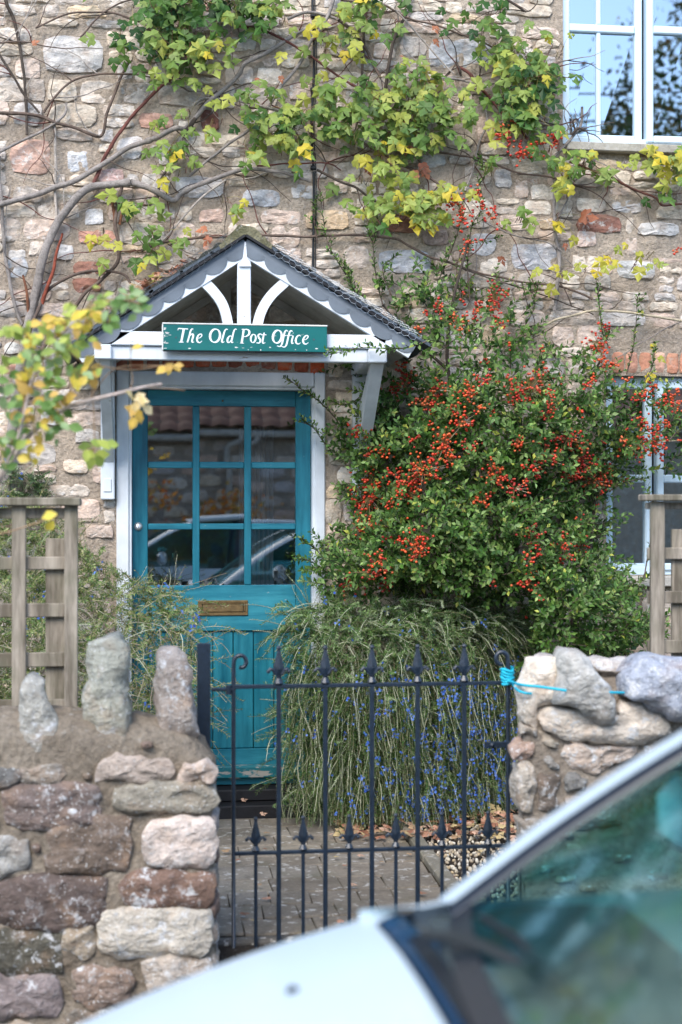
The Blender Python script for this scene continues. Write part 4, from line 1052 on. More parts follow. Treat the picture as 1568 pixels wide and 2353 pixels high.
# ================================================================ vegetation
# ---- wall climbers: woody stems traced on the wall
def z1(P, v=-.035): return [(x/2, y/2) for x, y in P]
def z2(P): return [(784+x/2, y/2) for x, y in P]
def z3(P): return [(x/2, 459.5+y/2) for x, y in P]
def z4(P): return [(784+x/2, 588+y/2) for x, y in P]
GREY, BRN, RED, PALE, DARK = S(146, 138, 132), S(104, 88, 78), S(110, 66, 58), S(176, 166, 156), S(78, 68, 60)
left_v = [
 (z1([(-200, 960), (0, 940), (130, 905), (250, 865), (330, 835), (450, 770), (590, 680), (700, 640), (800, 590), (850, 590), (900, 540), (960, 470), (1040, 400), (1100, 340), (1130, 290), (1250, 230), (1370, 150), (1500, 95)]), 13, 9, GREY, .05),
 (z3([(20, 1400), (50, 1100), (80, 850), (110, 720), (120, 620), (140, 520), (170, 400), (190, 290), (220, 200), (260, 110), (300, 50), (370, -28), (420, -58), (500, -65), (600, -80)]), 24, 17, GREY, .06),
 (z1([(600, 838), (680, 860), (790, 920), (830, 890), (920, 845), (1050, 800), (1150, 780), (1280, 790), (1430, 828)]), 15, 7, GREY, .055),
 (z1([(-60, 520), (0, 520), (100, 520), (200, 540), (250, 560), (330, 580), (460, 625), (490, 530), (520, 450), (560, 350), (590, 290)]), 8, 6, BRN, .045),
 (z1([(-60, 740), (0, 700), (100, 650), (200, 600), (270, 550), (305, 515), (308, 470)]), 7, 5, GREY, .05),
 (z1([(200, 520), (250, 450), (330, 370), (450, 340), (560, 340), (700, 355), (800, 380), (870, 420)]), 5.5, 4, BRN, .05),
 (z1([(20, -60), (30, 20), (60, 80), (85, 170), (105, 300), (120, 450), (125, 620)]), 9, 6, DARK, .04),
 (z1([(-10, 230), (60, 350), (110, 430), (180, 520)]), 6, 5, DARK, .05),
 (z1([(830, 330), (740, 400), (650, 490), (570, 580), (520, 660), (480, 720), (450, 800), (430, 850)]), 7, 9, RED, .045),
 (z1([(165, 130), (280, 75), (400, 55), (520, 60), (640, 100), (700, 150)]), 4, 5, BRN, .05),
 (z1([(370, 170), (450, 80), (530, 25), (620, -10)]), 4, 4, BRN, .045),
 (z1([(0, 195), (70, 190), (145, 195)]), 4, 3, BRN, .05),
 (z1([(250, 560), (255, 700), (255, 850), (260, 1010)]), 6, 7, PALE, .035),
 (z1([(-4, 720), (5, 900), (15, 1050), (25, 1176)])+z3([(50, 400), (80, 520), (110, 590)]), 8, 8, GREY, .04),
 (z3([(120, 640), (170, 520), (210, 430), (280, 370), (370, 335), (470, 325), (570, 345), (600, 380)]), 8, 6, BRN, .09),
 (z3([(110, 850), (200, 680), (290, 580), (330, 510), (390, 430), (460, 370), (540, 290), (545, 200), (530, 100), (540, 20), (560, -60)]), 9, 8, BRN, .07),
 (z1([(530, 1030), (520, 950), (510, 900)]), 9, 6, S(122, 78, 54), .05), (z1([(550, 1030), (560, 960), (540, 920)]), 7, 4, S(150, 100, 70), .05),
 (z3([(130, 520), (125, 430), (105, 345)]), 8, 5, S(122, 78, 54), .07), (z3([(190, 480), (230, 370), (260, 250), (285, 150)]), 10, 5, S(140, 70, 50), .09),
 (z1([(720, 930), (740, 820), (800, 740), (870, 660)]), 7, 4, DARK, .05), (z1([(840, 620), (880, 570), (940, 480), (1000, 420)]), 12, 8, DARK, .045),
]
mid_v = [
 (z1([(890, 480), (930, 455), (1000, 455), (1100, 465), (1200, 485), (1300, 515), (1400, 545), (1450, 550), (1530, 590), (1568, 600), (1640, 640)]), 7.5, 7, GREY, .06),
 (z1([(1550, -60), (1500, 90), (1420, 200), (1380, 290), (1290, 400), (1240, 480), (1160, 580), (1080, 640), (950, 740), (870, 810)]), 9, 6, GREY, .05),
 (z1([(1040, 825), (950, 890), (860, 980), (800, 1050), (735, 1115)]), 5, 4, PALE, .05),
 (z1([(1320, 85), (1400, 60), (1480, 65), (1568, 95), (1640, 160)]), 7, 7, GREY, .06),
 (z1([(1090, 120), (1180, 130), (1280, 170), (1400, 240), (1500, 310), (1568, 360)])+z2([(100, 420), (180, 470), (270, 520), (330, 555)]), 6.5, 4, RED, .055),
 (z1([(650, 1150), (760, 1110), (900, 1095), (1060, 1090), (1230, 1082), (1400, 1087), (1568, 1080)])+z2([(150, 1085), (250, 1095), (310, 1130), (400, 1176)])+z4([(500, 30), (600, 70), (720, 95), (830, 120), (940, 130), (1040, 150), (1160, 200)]), 6.5, 5, BRN, .05),
 (z2([(0, 0), (180, 20), (260, 60), (330, 90), (440, 120), (560, 160), (650, 190), (760, 250)]), 5, 4, BRN, .05),
 (z2([(250, 50), (320, 120), (380, 190), (450, 270), (520, 340)]), 4, 3.5, PALE, .06),
 (z2([(-10, 90), (60, 150), (110, 220), (150, 300), (180, 360)]), 7, 6, BRN, .055),
 (z2([(370, 370), (470, 360), (560, 370), (640, 400)]), 6, 6, GREY, .05),
 (z2([(0, 600), (180, 700), (280, 760), (380, 800), (450, 850), (510, 900)]), 6.5, 5, BRN, .06),
 (z2([(-110, 780), (0, 838), (70, 860), (140, 910), (230, 960)]), 6, 5, DARK, .06),
 (z2([(70, 560), (100, 300), (110, 100), (140, -60)]), 6, 6, DARK, .04), (z2([(190, 470), (240, 200), (300, 60), (330, -40)]), 8, 7, DARK, .04),
 (z1([(1180, 765), (1300, 755), (1500, 750), (1568, 780)]), 4, 3, RED, .05),
]
right_v = [
 (z2([(540, 310), (590, 340), (640, 400), (700, 470), (760, 540), (820, 590), (860, 640)]), 7, 6.5, RED, .06),
 (z2([(530, 290), (545, 320), (550, 350)]), 5, 5, DARK, .06),
 (z2([(450, 700), (560, 715), (650, 730), (750, 770), (850, 800), (980, 820), (1080, 850), (1170, 860)]), 5, 4, BRN, .06),
 (z2([(1050, 740), (1150, 780), (1240, 810), (1320, 860), (1440, 905), (1480, 945), (1568, 940), (1640, 950)]), 5.5, 5, S(108, 70, 60), .06),
 (z4([(980, 250), (995, 120), (1000, 0)])+z2([(985, 1080), (980, 1000), (980, 850), (970, 740), (1020, 680), (1070, 620), (1100, 570), (1105, 490)]), 9, 6, GREY, .05),
 (z2([(1060, 620), (1090, 590), (1120, 600)]), 6, 5, DARK, .07), (z2([(1075, 600), (1065, 560), (1080, 545)]), 5, 3, DARK, .07),
 (z2([(1000, 690), (1000, 620), (1005, 575)]), 6, 4, S(130, 100, 90), .06),
 (z2([(660, 440), (670, 560), (640, 650), (610, 760), (570, 880)]), 6, 5, GREY, .05),
 (z2([(1000, 1000), (1040, 920), (1060, 850), (1120, 800)]), 4, 3, GREY, .055), (z2([(740, -20), (800, 20), (850, 55)]), 6, 5, DARK, .05),
 (z2([(650, 1010), (720, 1050), (830, 1090), (940, 1110), (1010, 1150)]), 3.5, 2.5, GREY, .05),
 (z4([(930, 320), (1000, 290), (1100, 265), (1200, 250), (1350, 265), (1568, 300), (1700, 340)]), 5.5, 6, S(190, 176, 150), .09),
 (z4([(560, 60), (620, 80), (800, 140), (900, 170), (1060, 230), (1160, 270)]), 3.5, 2.5, DARK, .06),
 (z2([(920, 310), (960, 300), (1000, 285)]), 8, 5, S(140, 116, 104), .10), (z2([(930, 300), (950, 250), (975, 210)]), 5, 3, S(140, 116, 104), .10),
 (z2([(740, 380), (800, 300), (930, 310)]), 5, 6, BRN, .06),
]
def stems(root, L, tw=0.0):
    for (pp, w0, w1, c, off) in L:
        n = len(pp); P = spline([at(x, y, -off-.012*math.sin(i*1.9)) for i, (x, y) in enumerate(pp)], 6); m = len(P)
        rr = [max(.0016, (w0+(w1-w0)*i/(m-1))/450*.5*(1+.13*noise.noise(Vector((i*.6, w0, 0)))+(.25 if random.random() < .04 else 0))) for i in range(m)]
        P = [p+Vector((nz(p, 9), 0, nz(p, 9, 4)))*.006 for p in P]
        b = MB(); b.tube(P, rr, 8, c); b.build('stem', M['bark'], root, True)
# leaf shapes (local: +Y tip, +Z out of the face)
def lobed():
    o = [(0, 0), (.20, -.10), (.42, .08), (.36, .22), (.50, .42), (.30, .46), (.22, .62), (0, 1.0)]
    pts = [(x, y, -.10*abs(x)-.10*y*y+.03*math.sin(9*y+3*x)) for x, y in o]+[(-x, y, -.10*abs(x)-.12*y*y+.03*math.sin(8*y)) for x, y in o[1:-1][::-1]]
    mid = [(0, .3, .05), (0, .65, .0)]
    V = pts+mid; n = len(pts); F = []
    for i in range(n):
        j = (i+1) % n; c = n if (pts[i][1]+pts[j][1])/2 < .5 else n+1; F.append((i, j, c))
    F += [(6, n+1, n), (8, n, n+1)]
    return np.array(V, float), np.array(F)
LV, LF = lobed()
def oval(w=.24, fold=.06, curl=.12):
    V = [(0, 0, 0), (w*.8, .3, fold), (w, .6, fold), (0, 1.0, -curl), (-w, .6, fold), (-w*.8, .3, fold), (0, .5, -.02)]
    return np.array(V, float), np.array([(0, 1, 6), (1, 2, 6), (2, 3, 6), (3, 4, 6), (4, 5, 6), (5, 0, 6)])
OV, OF = oval()
def oval4(w=.2): return np.array([(0, 0, 0), (w, .5, .07), (0, 1, -.08), (-w, .5, .07), (0, .5, -.02)], float), np.array([(0, 1, 4), (1, 2, 4), (2, 3, 4), (3, 0, 4)])
O4, O4F = oval4(.26)
GR = {'dark': [S(56, 92, 40), S(70, 108, 46), S(46, 78, 42), S(84, 118, 52)], 'mid': [S(92, 122, 56), S(108, 136, 62), S(82, 112, 54), S(122, 146, 74), S(130, 150, 78)],
      'lite': [S(128, 150, 74), S(144, 162, 80), S(154, 166, 76), S(114, 140, 68), S(168, 172, 80)], 'yell': [S(190, 180, 66), S(204, 184, 60), S(176, 174, 74), S(164, 168, 72)],
      'oran': [S(190, 126, 94), S(172, 110, 84), S(152, 96, 70)]}
leafmesh = {}
def leaf_mesh(kind, k):
    key = (kind, k)
    if key not in leafmesh:
        V = LV.copy(); V[:, 2] += .05*np.sin(V[:, 1]*(4+k)+k)+.04*np.sin(V[:, 0]*6+k*2); V[:, 0] *= .85+.1*(k % 3)
        me = bpy.data.meshes.new('leaf'); me.from_pydata([tuple(v) for v in V], [], [tuple(int(i) for i in f) for f in LF])
        ca = me.color_attributes.new('Col', 'FLOAT_COLOR', 'POINT'); a = np.ones((len(V), 4), np.float32)
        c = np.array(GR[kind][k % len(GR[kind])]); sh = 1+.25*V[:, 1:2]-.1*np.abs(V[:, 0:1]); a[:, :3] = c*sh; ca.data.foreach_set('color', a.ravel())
        me.materials.append(M['leaf']); leafmesh[key] = me
    return leafmesh[key]
def climber(label, loc, vines, clumps, extra=()):
    root = thing('climbing_vine', label, 'climber', loc)
    stems(root, vines)
    xs = [q[0] for vv in vines for q in vv[0]]; fine = MB()
    for _ in range(70):
        vv = random.choice(vines)[0]; x, y = random.choice(vv); a = U(0, 6.3); P = [at(x, y, -.04)]; L_ = U(60, 260)/6
        for k in range(6):
            a += U(-.45, .45); x += L_*math.cos(a); y += L_*math.sin(a)*.8; P.append(at(x, y, -.03-U(0, .03)))
        P = spline(P, 4); fine.tube(P, [.0034*(1-.65*i/len(P)) for i in range(len(P))], 4, random.choice([GREY, BRN, RED, PALE, DARK]), cap=False)
    o = fine.build('thin_shoots', M['bark'], root); o['kind'] = 'stuff'
    L = []; tw = MB()
    for (cx, cy, rx, ry, n, kinds) in clumps:
        kk = kinds.split(); hub = [(cx+U(-.6, .6)*rx, cy+U(-.6, .6)*ry) for _ in range(max(3, n//9))]
        made = 0
        for (hx, hy) in hub:
            # a hanging shoot with leaves along it
            n2 = int(n*.23/len(hub)*U(.5, 1.5))+1; dx, dy = U(-1, 1)*rx*.5, U(-.2, 1)*min(ry, 60)*.7
            base = at(hx, hy, -U(.04, .08)); tip = at(hx+dx, hy+dy, -U(.10, .20)); sh = spline([base, (base+tip)/2+Vector((0, -.04, .02)), tip], 4)
            tw.tube(sh, [.0022, .002, .0018, .0016, .0014, .0013, .0012, .001, .0008][:len(sh)], 4, random.choice([BRN, RED, S(120, 110, 70)]))
            for q in range(n2):
                s = sh[random.randrange(len(sh))]; lx = (hash((q, 1)) % 3-1)
                p = s+Vector((random.gauss(0, .07), U(-.06, .02), random.gauss(0, .052))); p.y = min(p.y, -.03)
                tw.tube([s, (s+p)/2+Vector((0, -.008, .01)), p], .0009, 3, S(140, 130, 70) if random.random() < .5 else RED, cap=False)
                L.append((p, random.choice(kk), random.gauss(.075, .014)))
    for (x, y, kind, sz) in extra: L.append((at(x, y, -.09), kind, sz))
    L.sort(key=lambda t: -t[2]+t[0].y*.15)
    rest = {}
    for i, (p, kind, sz) in enumerate(L):
        sz = max(.04, min(.105, sz)); k = random.randrange(8)
        tip = Vector((U(-.8, .8), U(-.35, .1), U(-1.0, .15))).normalized(); nrm = Vector((U(-.55, .55), -1, U(-.1, .9)))
        F = frame_mat(p, tip, nrm, sz)
        if i < 300:
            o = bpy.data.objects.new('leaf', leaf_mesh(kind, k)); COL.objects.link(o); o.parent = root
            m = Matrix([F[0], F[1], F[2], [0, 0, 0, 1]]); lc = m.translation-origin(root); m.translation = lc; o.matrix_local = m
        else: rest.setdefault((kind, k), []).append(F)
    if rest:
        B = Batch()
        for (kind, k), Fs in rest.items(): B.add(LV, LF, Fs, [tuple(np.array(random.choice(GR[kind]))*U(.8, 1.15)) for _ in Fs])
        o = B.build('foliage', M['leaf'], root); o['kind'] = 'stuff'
    o = tw.build('twigs', M['bark'], root); o['kind'] = 'stuff'
    return root
climber('old grey stemmed climber with twisted bare branches on the wall left of the porch', at(60, 1300, -.06), left_v,
  [(335, 520, 40, 50, 34, 'mid lite lite'), (345, 585, 60, 40, 44, 'lite lite yell mid'), (408, 345, 44, 40, 30, 'lite mid'), (425, 405, 26, 24, 14, 'yell lite'), (232, 540, 12, 8, 4, 'yell'), (325, 480, 30, 20, 14, 'mid lite'), (345, 300, 20, 12, 5, 'lite'), (520, 465, 20, 12, 5, 'lite yell'), (430, 260, 26, 24, 16, 'lite mid'), (500, 290, 20, 12, 6, 'lite')],
  [(75, 100, 'oran', .04), (475, 525, 'oran', .06), (482, 545, 'oran', .06), (590, 180, 'oran', .04), (645, 175, 'oran', .04)])
climber('leafy green and yellow climber massed on the wall above the porch', at(720, 40, -.06), mid_v,
  [(330, 20, 60, 30, 60, 'dark dark mid'), (290, 105, 36, 30, 44, 'dark mid'), (370, 90, 50, 40, 90, 'mid dark dark'), (430, 60, 60, 50, 110, 'dark mid mid'), (440, 140, 60, 40, 90, 'mid lite mid'), (380, 140, 50, 24, 40, 'mid lite'), (470, 170, 24, 20, 16, 'lite yell'),
   (545, 20, 60, 30, 90, 'dark mid dark'), (600, 55, 50, 24, 44, 'mid dark lite'), (520, 65, 36, 24, 26, 'lite mid'), (640, 30, 40, 24, 36, 'mid lite'), (500, 10, 60, 20, 60, 'dark'), (420, 10, 60, 20, 60, 'dark'), (650, 55, 20, 12, 8, 'yell lite'),
   (800, 30, 50, 26, 44, 'lite yell mid'), (740, 95, 26, 26, 26, 'yell lite'), (775, 110, 20, 26, 18, 'yell'), (740, 120, 20, 14, 8, 'lite'), (830, 20, 20, 20, 16, 'yell lite'), (870, 15, 40, 20, 26, 'dark mid'), (900, 60, 24, 20, 12, 'lite mid'),
   (600, 240, 50, 26, 30, 'lite mid'), (650, 310, 80, 30, 100, 'mid lite lite'), (600, 290, 40, 26, 40, 'mid dark'), (665, 350, 44, 16, 32, 'yell yell lite'), (560, 235, 30, 14, 14, 'lite'), (700, 270, 40, 24, 34, 'lite mid'), (560, 325, 34, 14, 16, 'lite mid'),
   (760, 230, 40, 60, 70, 'lite mid mid'), (800, 280, 44, 44, 80, 'lite mid'), (830, 190, 30, 30, 22, 'lite mid'), (900, 170, 26, 26, 26, 'lite mid'), (960, 175, 50, 30, 66, 'lite mid yell'), (990, 230, 50, 40, 100, 'mid lite mid'), (930, 240, 50, 36, 84, 'mid lite'), (1010, 270, 44, 30, 60, 'lite mid'), (860, 250, 40, 30, 44, 'lite mid'),
   (950, 310, 44, 30, 60, 'lite mid mid'), (880, 320, 40, 24, 36, 'mid lite'), (1000, 320, 30, 20, 26, 'lite'), (850, 355, 30, 24, 24, 'yell lite'), (880, 375, 24, 16, 18, 'yell lite'), (1070, 240, 24, 20, 14, 'lite'), (835, 420, 20, 10, 6, 'lite'),
   (900, 455, 50, 24, 60, 'yell lite yell'), (960, 470, 60, 26, 86, 'lite yell lite'), (1000, 460, 30, 22, 32, 'yell lite'), (960, 500, 30, 16, 20, 'yell lite'), (830, 475, 24, 20, 14, 'lite'), (880, 490, 26, 14, 14, 'lite dark'), (915, 500, 20, 10, 8, 'mid'), (820, 330, 22, 22, 16, 'mid')],
  [(970, 375, 'oran', .07), (962, 400, 'oran', .07), (975, 390, 'oran', .06), (915, 285, 'oran', .06), (940, 335, 'oran', .06), (918, 260, 'oran', .05), (1000, 90, 'oran', .05), (1000, 60, 'oran', .05), (930, 130, 'oran', .04), (845, 385, 'oran', .05), (1150, 590, 'oran', .06)])
climber('climber with red brown stems round the upstairs window corner', at(1276, 500, -.06), right_v,
  [(1150, 110, 30, 20, 26, 'mid lite'), (1130, 45, 30, 24, 30, 'mid dark'), (1090, 60, 40, 30, 20, 'dark mid'), (1180, 110, 40, 30, 60, 'lite mid lite'), (1220, 130, 34, 26, 60, 'lite mid yell'), (1160, 190, 36, 30, 50, 'mid lite'), (1210, 200, 44, 30, 90, 'dark mid dark'), (1230, 180, 26, 26, 40, 'mid lite'), (1180, 235, 40, 24, 60, 'dark mid'), (1285, 130, 14, 18, 9, 'lite yell'), (1240, 220, 14, 18, 7, 'lite'),
   (1200, 275, 44, 16, 44, 'dark mid lite'), (1240, 280, 30, 18, 30, 'lite mid'), (1190, 320, 30, 20, 24, 'lite mid'), (1150, 300, 20, 14, 10, 'lite'), (1260, 350, 26, 14, 26, 'lite mid'), (1300, 395, 40, 18, 46, 'lite mid yell'), (1345, 395, 26, 16, 20, 'lite mid'), (1340, 375, 14, 14, 8, 'yell'), (1120, 400, 16, 14, 8, 'mid'),
   (1520, 385, 34, 24, 50, 'lite yell mid'), (1555, 385, 30, 30, 34, 'mid lite'), (1520, 440, 18, 12, 9, 'mid dark'), (1440, 385, 14, 8, 5, 'yell lite'), (1490, 365, 14, 8, 6, 'yell'), (1545, 410, 20, 14, 12, 'yell lite'), (1190, 510, 14, 8, 4, 'mid'), (1225, 515, 10, 6, 3, 'lite'), (1280, 505, 14, 14, 6, 'oran yell'),
   (1385, 600, 34, 22, 12, 'yell lite'), (1290, 635, 20, 12, 10, 'yell'), (1460, 610, 30, 20, 8, 'yell'), (1490, 590, 14, 12, 5, 'lite'), (1330, 620, 24, 20, 10, 'yell')],
  [(1265, 215, 'oran', .05), (1300, 560, 'oran', .04), (1500, 790, 'yell', .05), (1480, 720, 'yell', .05), (1500, 860, 'yell', .07), (1515, 820, 'yell', .05), (1440, 560, 'yell', .05)])

# ---- firethorn with berries
fire = thing('firethorn_bush', 'big firethorn bush covered in clusters of orange red berries beside the door', 'shrub', at(1130, 1850, -.2))
PY = [(770, 830), (800, 790), (880, 860), (905, 700), (860, 660), (900, 625), (990, 600), (1060, 640), (1130, 660), (1190, 690), (1230, 740), (1290, 790), (1330, 770), (1385, 750), (1420, 820), (1500, 870), (1560, 920), (1600, 1000), (1560, 1060), (1490, 1090), (1400, 1110), (1375, 1180), (1385, 1270), (1440, 1345), (1500, 1420), (1500, 1540), (1210, 1540), (1190, 1420), (900, 1380), (740, 1370), (725, 1290), (760, 1250), (810, 1230), (815, 1140), (790, 1080), (780, 1000), (800, 920)]
def pysurf(x, y):
    e = edged(x, y, PY); base = min(.40, .0022*e)
    low = max(0, min(1, (y-1150)/250))
    return -.08-base-.38*low*min(1, e/60)
GP_ = [S(74, 108, 46), S(88, 124, 54), S(62, 94, 42), S(104, 136, 66), S(54, 84, 38), S(124, 150, 84), S(84, 114, 62)]
GPL = [S(150, 170, 96), S(176, 184, 84), S(140, 166, 104), S(128, 156, 96)]
B = Batch(); Ms = []; Cs = []; tw = MB(); fl = []
def shoot(p, d, L, dens=1.0, up=.15, col=None, leaf=(.021, .036), bare=False):
    P = [p]; k = max(3, int(L/.03)); d = Vector(d).normalized()
    for i in range(k):
        d = (d+Vector((U(-.16, .16), U(-.16, .12), U(-.14, .14)+up*.1))).normalized(); P.append(P[-1]+d*L/k)
    tw.tube(P, [max(.0009, .0028*(1-i/len(P))) for i in range(len(P))], 3, random.choice([BRN, S(92, 84, 70), DARK]), cap=False)
    n = int(L/.0095*dens); a0 = U(0, 6)
    for i in range(n):
        t = (i+U(0, .8))/n; q = t*(len(P)-1); j = min(int(q), len(P)-2); s = P[j].lerp(P[j+1], q-j); ax = (P[j+1]-P[j]).normalized()
        a0 += 2.4; o1 = ax.orthogonal().normalized(); o2 = ax.cross(o1); rad = o1*math.cos(a0)+o2*math.sin(a0)
        tip = (rad+ax*U(.5, 1.2)+Vector((0, 0, .1))).normalized(); nrm = (ax*1.0-rad*.6+Vector((U(-.3, .3), -.5, .5)))
        sz = U(*leaf)*(1-.3*t); c = col or (random.choice(GP_) if random.random() > .13 else random.choice(GPL))
        Ms.append(frame_mat(s, tip, nrm, sz, 1.0)); f_ = U(.8, 1.25); Cs.append(tuple(x*f_*U(.94, 1.06) for x in c))
    if random.random() < .05: pass
    return P
cnt = 0
while cnt < 1900:
    x, y = U(720, 1600), U(590, 1545)
    if not inpoly(x, y, PY): continue
    e = edged(x, y, PY)
    pr = min(1, .35+e/110)
    if y < 900 and x > 860: pr *= .5
    if x > 1400 and y < 1160: pr *= .35
    if y < 1150: pr *= .8
    if y < 1000 and x < 900: pr *= .5
    if random.random() > pr: continue
    s = pysurf(x, y); v = s+abs(random.gauss(0, .08))+(.0 if random.random() < .5 else U(0, .3)); v = min(v, -.02)
    px = x+U(-10, 10); p = at(px, y, v)
    cx = (x-1130)/400; d = Vector((cx*.8+U(-.9, .9), -.45+U(-.5, .4), .35+U(-.8, .6)))
    lit = y < 1100
    shoot(p, d, U(.07, .20), 1.0 if y > 900 else .8, leaf=(.033, .054)); cnt += 1
# traced stray shoots
stray = [([(800, 1010), (770, 960), (730, 920), (700, 900), (665, 872)], .1), ([(800, 1080), (784, 1050), (750, 1024), (722, 985), (695, 970)], .1), ([(770, 1320), (750, 1290), (725, 1262), (695, 1240)], .12), ([(780, 1340), (745, 1310), (715, 1290), (690, 1280)], .12),
 ([(880, 700), (865, 640), (858, 570), (850, 535)], .1), ([(830, 700), (800, 640), (770, 590), (750, 545), (735, 440)], .06), ([(880, 780), (840, 690), (800, 640), (790, 600)], .08), ([(1080, 690), (1075, 600), (1085, 520), (1110, 470), (1100, 410)], .09), ([(1060, 690), (1050, 620), (1075, 560), (1150, 545)], .1),
 ([(1400, 800), (1384, 760), (1378, 700), (1372, 650)], .12), ([(1440, 860), (1455, 800), (1462, 740), (1465, 680)], .1), ([(980, 785), (930, 800), (880, 800), (820, 800), (760, 815)], .68), ([(1480, 880), (1500, 840), (1505, 800)], .2), ([(1200, 760), (1230, 700), (1215, 650)], .12),
 ([(870, 860), (840, 900), (800, 930), (770, 925)], .25), ([(1190, 320), (1170, 280), (1185, 240)], .09), ([(1110, 420), (1115, 395), (1105, 370)], .08), ([(830, 700), (810, 655), (800, 625)], .12), ([(900, 680), (880, 620), (905, 590)], .12), ([(1010, 640), (1040, 570), (1060, 500), (1050, 460)], .09),
 ([(860, 560), (870, 520), (862, 480)], .08), ([(730, 560), (722, 500), (728, 460)], .05), ([(1540, 1010), (1560, 990), (1590, 985)], .3), ([(1400, 1130), (1430, 1110), (1480, 1100)], .2), ([(1130, 640), (1180, 655), (1240, 650)], .1), ([(1480, 1330), (1500, 1200), (1490, 1120)], .25)]
for pts, off in stray:
    P = spline([at(x, y, -off) for x, y in pts], 4); tw.tube(P, [.0035*(1-.7*i/len(P)) for i in range(len(P))], 4, BRN)
    for i in range(1, len(P)-1):
        d = (P[i+1]-P[i]).normalized()
        shoot(P[i], d+Vector((U(-.7, .7), -.3, U(-.5, .6))), U(.03, .07), 1.1, leaf=(.024, .038))
    shoot(P[-2], P[-1]-P[-2], .06, 1.2, leaf=(.024, .036))
B.add(O4, O4F, Ms, Cs); o = B.build('foliage', M['sleaf'], fire); o['kind'] = 'stuff'
o = tw.build('twigs', M['bark'], fire); o['kind'] = 'stuff'
for pts, w in (([(1150, 1880), (1140, 1500), (1190, 1250), (1200, 1080), (1195, 940)], 16), ([(1160, 1800), (1290, 1500), (1350, 1300), (1370, 1130)], 13), ([(1140, 1800), (1010, 1500), (960, 1300), (900, 1100), (860, 930)], 13), ([(1195, 1200), (1080, 1000), (1030, 850), (1040, 700), (1075, 560)], 11), ([(1200, 1080), (1300, 950), (1380, 830)], 9), ([(1030, 850), (930, 760), (880, 700)], 8)):
    P = spline([at(x, y, -.16) for x, y in pts], 5); b = MB(); b.tube(P, [w/450*.5*(1-.5*i/len(P)) for i in range(len(P))], 7, DARK); b.build('stem', M['bark'], fire, True)
clus = [(784+x/2, 588+y/2, r/2) for x, y, r in [(540,310,40),(730,310,30),(710,200,50),(620,270,30),(290,570,50),(440,610,40),(590,620,45),(400,680,50),(560,760,40),(480,860,55),(600,870,30),(870,610,60),(960,680,40),(800,640,40),(950,720,30),(1040,840,50),(1090,880,40),(1110,940,50),(1080,1000,40),(1150,1030,45),(1210,1025,55),(940,930,50),(870,970,30),(830,860,30),(800,1065,40),(700,1000,50),(380,980,60),(300,1070,60),(130,1100,70),(85,810,45),(200,905,30),(130,920,30),(650,1130,35),(740,1030,30),(1390,780,40),(1450,850,50),(1360,890,50),(1520,670,50),(1480,680,30),(1430,610,30),(1180,390,40),(1200,450,35),(1230,500,35),(1215,330,25),(1370,640,30),(930,560,30),(160,640,30),(660,580,30),(450,240,30),(1300,850,25),(1060,1000,30),(760,180,20),(640,230,24),(250,620,24),(520,700,34),(640,700,26),(330,850,24),(430,930,30),(1040,1000,26),(500,940,30),(900,1010,22),(1130,600,22),(240,1000,28),(340,1040,30),(60,1080,30),(90,1150,26),(230,1160,26),(170,1050,24)]]
clus += [(784+x/2, 1176+y/2, r/2) for x, y, r in [(90,70,35),(170,60,50),(345,150,55),(300,130,30),(180,235,45),(160,270,40),(50,340,45),(205,340,30),(880,110,40),(1020,165,50),(1105,155,40),(870,210,25),(855,325,35),(700,325,20),(910,390,20),(850,470,12),(240,120,25),(1085,50,30),(905,190,20),(370,150,30),(870,300,22)]]
clus += [(784+x/2, y/2, r/2) for x, y, r in [(730,600,25),(770,640,30),(850,700,40),(980,645,35),(920,660,20),(790,565,15),(515,935,35),(620,890,30),(650,945,25),(690,985,35),(560,1000,45),(480,1005,20),(600,1110,25),(580,1145,25),(1540,1150,20),(820,720,26),(1000,630,24)]]
for i in range(36):
    x, y = U(870, 1540), U(680, 1120)
    if inpoly(x, y, PY): clus.append((x, y, U(4, 11)))
BC = [S(204, 58, 30), S(188, 48, 32), S(216, 90, 44), S(170, 44, 36), S(210, 104, 60), S(196, 70, 44)]
io = [(0, 0, 1), (1, 0, 0), (0, 1, 0), (-1, 0, 0), (0, -1, 0), (0, 0, -1)]
for (x, y, r) in clus:
    inside = inpoly(x, y, PY); s = pysurf(x, y) if inside else -.10
    v = min(s-.055, -.08)+(.02 if r < 8 else 0); c = at(x, y, v); R = r/450*(1+v*-.1); n = max(5, int((r/3.1)**2*.75)); n = min(n, 100); RR = .0050*n**.5
    Mb = []; Cb = []; b = MB(); hue = random.choice(BC); gxs = U(.7, 1.3)
    for k in range(n):
        p = c+Vector((random.gauss(0, 1)*RR*gxs, random.gauss(-.1, .6)*RR, random.gauss(0, 1)*RR/gxs)); q = U(.0064, .0088)
        Mb.append([[q, 0, 0, p.x], [0, q, 0, p.y], [0, 0, q*.88, p.z]]); cc = hue if random.random() < .6 else random.choice(BC); f = U(.75, 1.15); Cb.append(tuple(w*f for w in cc))
    BB = Batch(); BB.add(ico, icof, Mb, Cb)
    SM = []
    for m_ in Mb:
        q = Vector((m_[0][3], m_[1][3], m_[2][3])); o_ = c+Vector((0, .012, -.004)); L_ = (q-o_).length; SM.append(frame_mat(o_, q-o_, (0, -1, .3), L_))
    BB.add(np.array([(-.03, 0, 0), (.03, 0, 0), (0, 1, 0)], float), np.array([(0, 1, 2)]), SM, [S(120, 100, 60)]*len(SM))
    BB; BB.build('berry_cluster', M['berry'], fire, True)

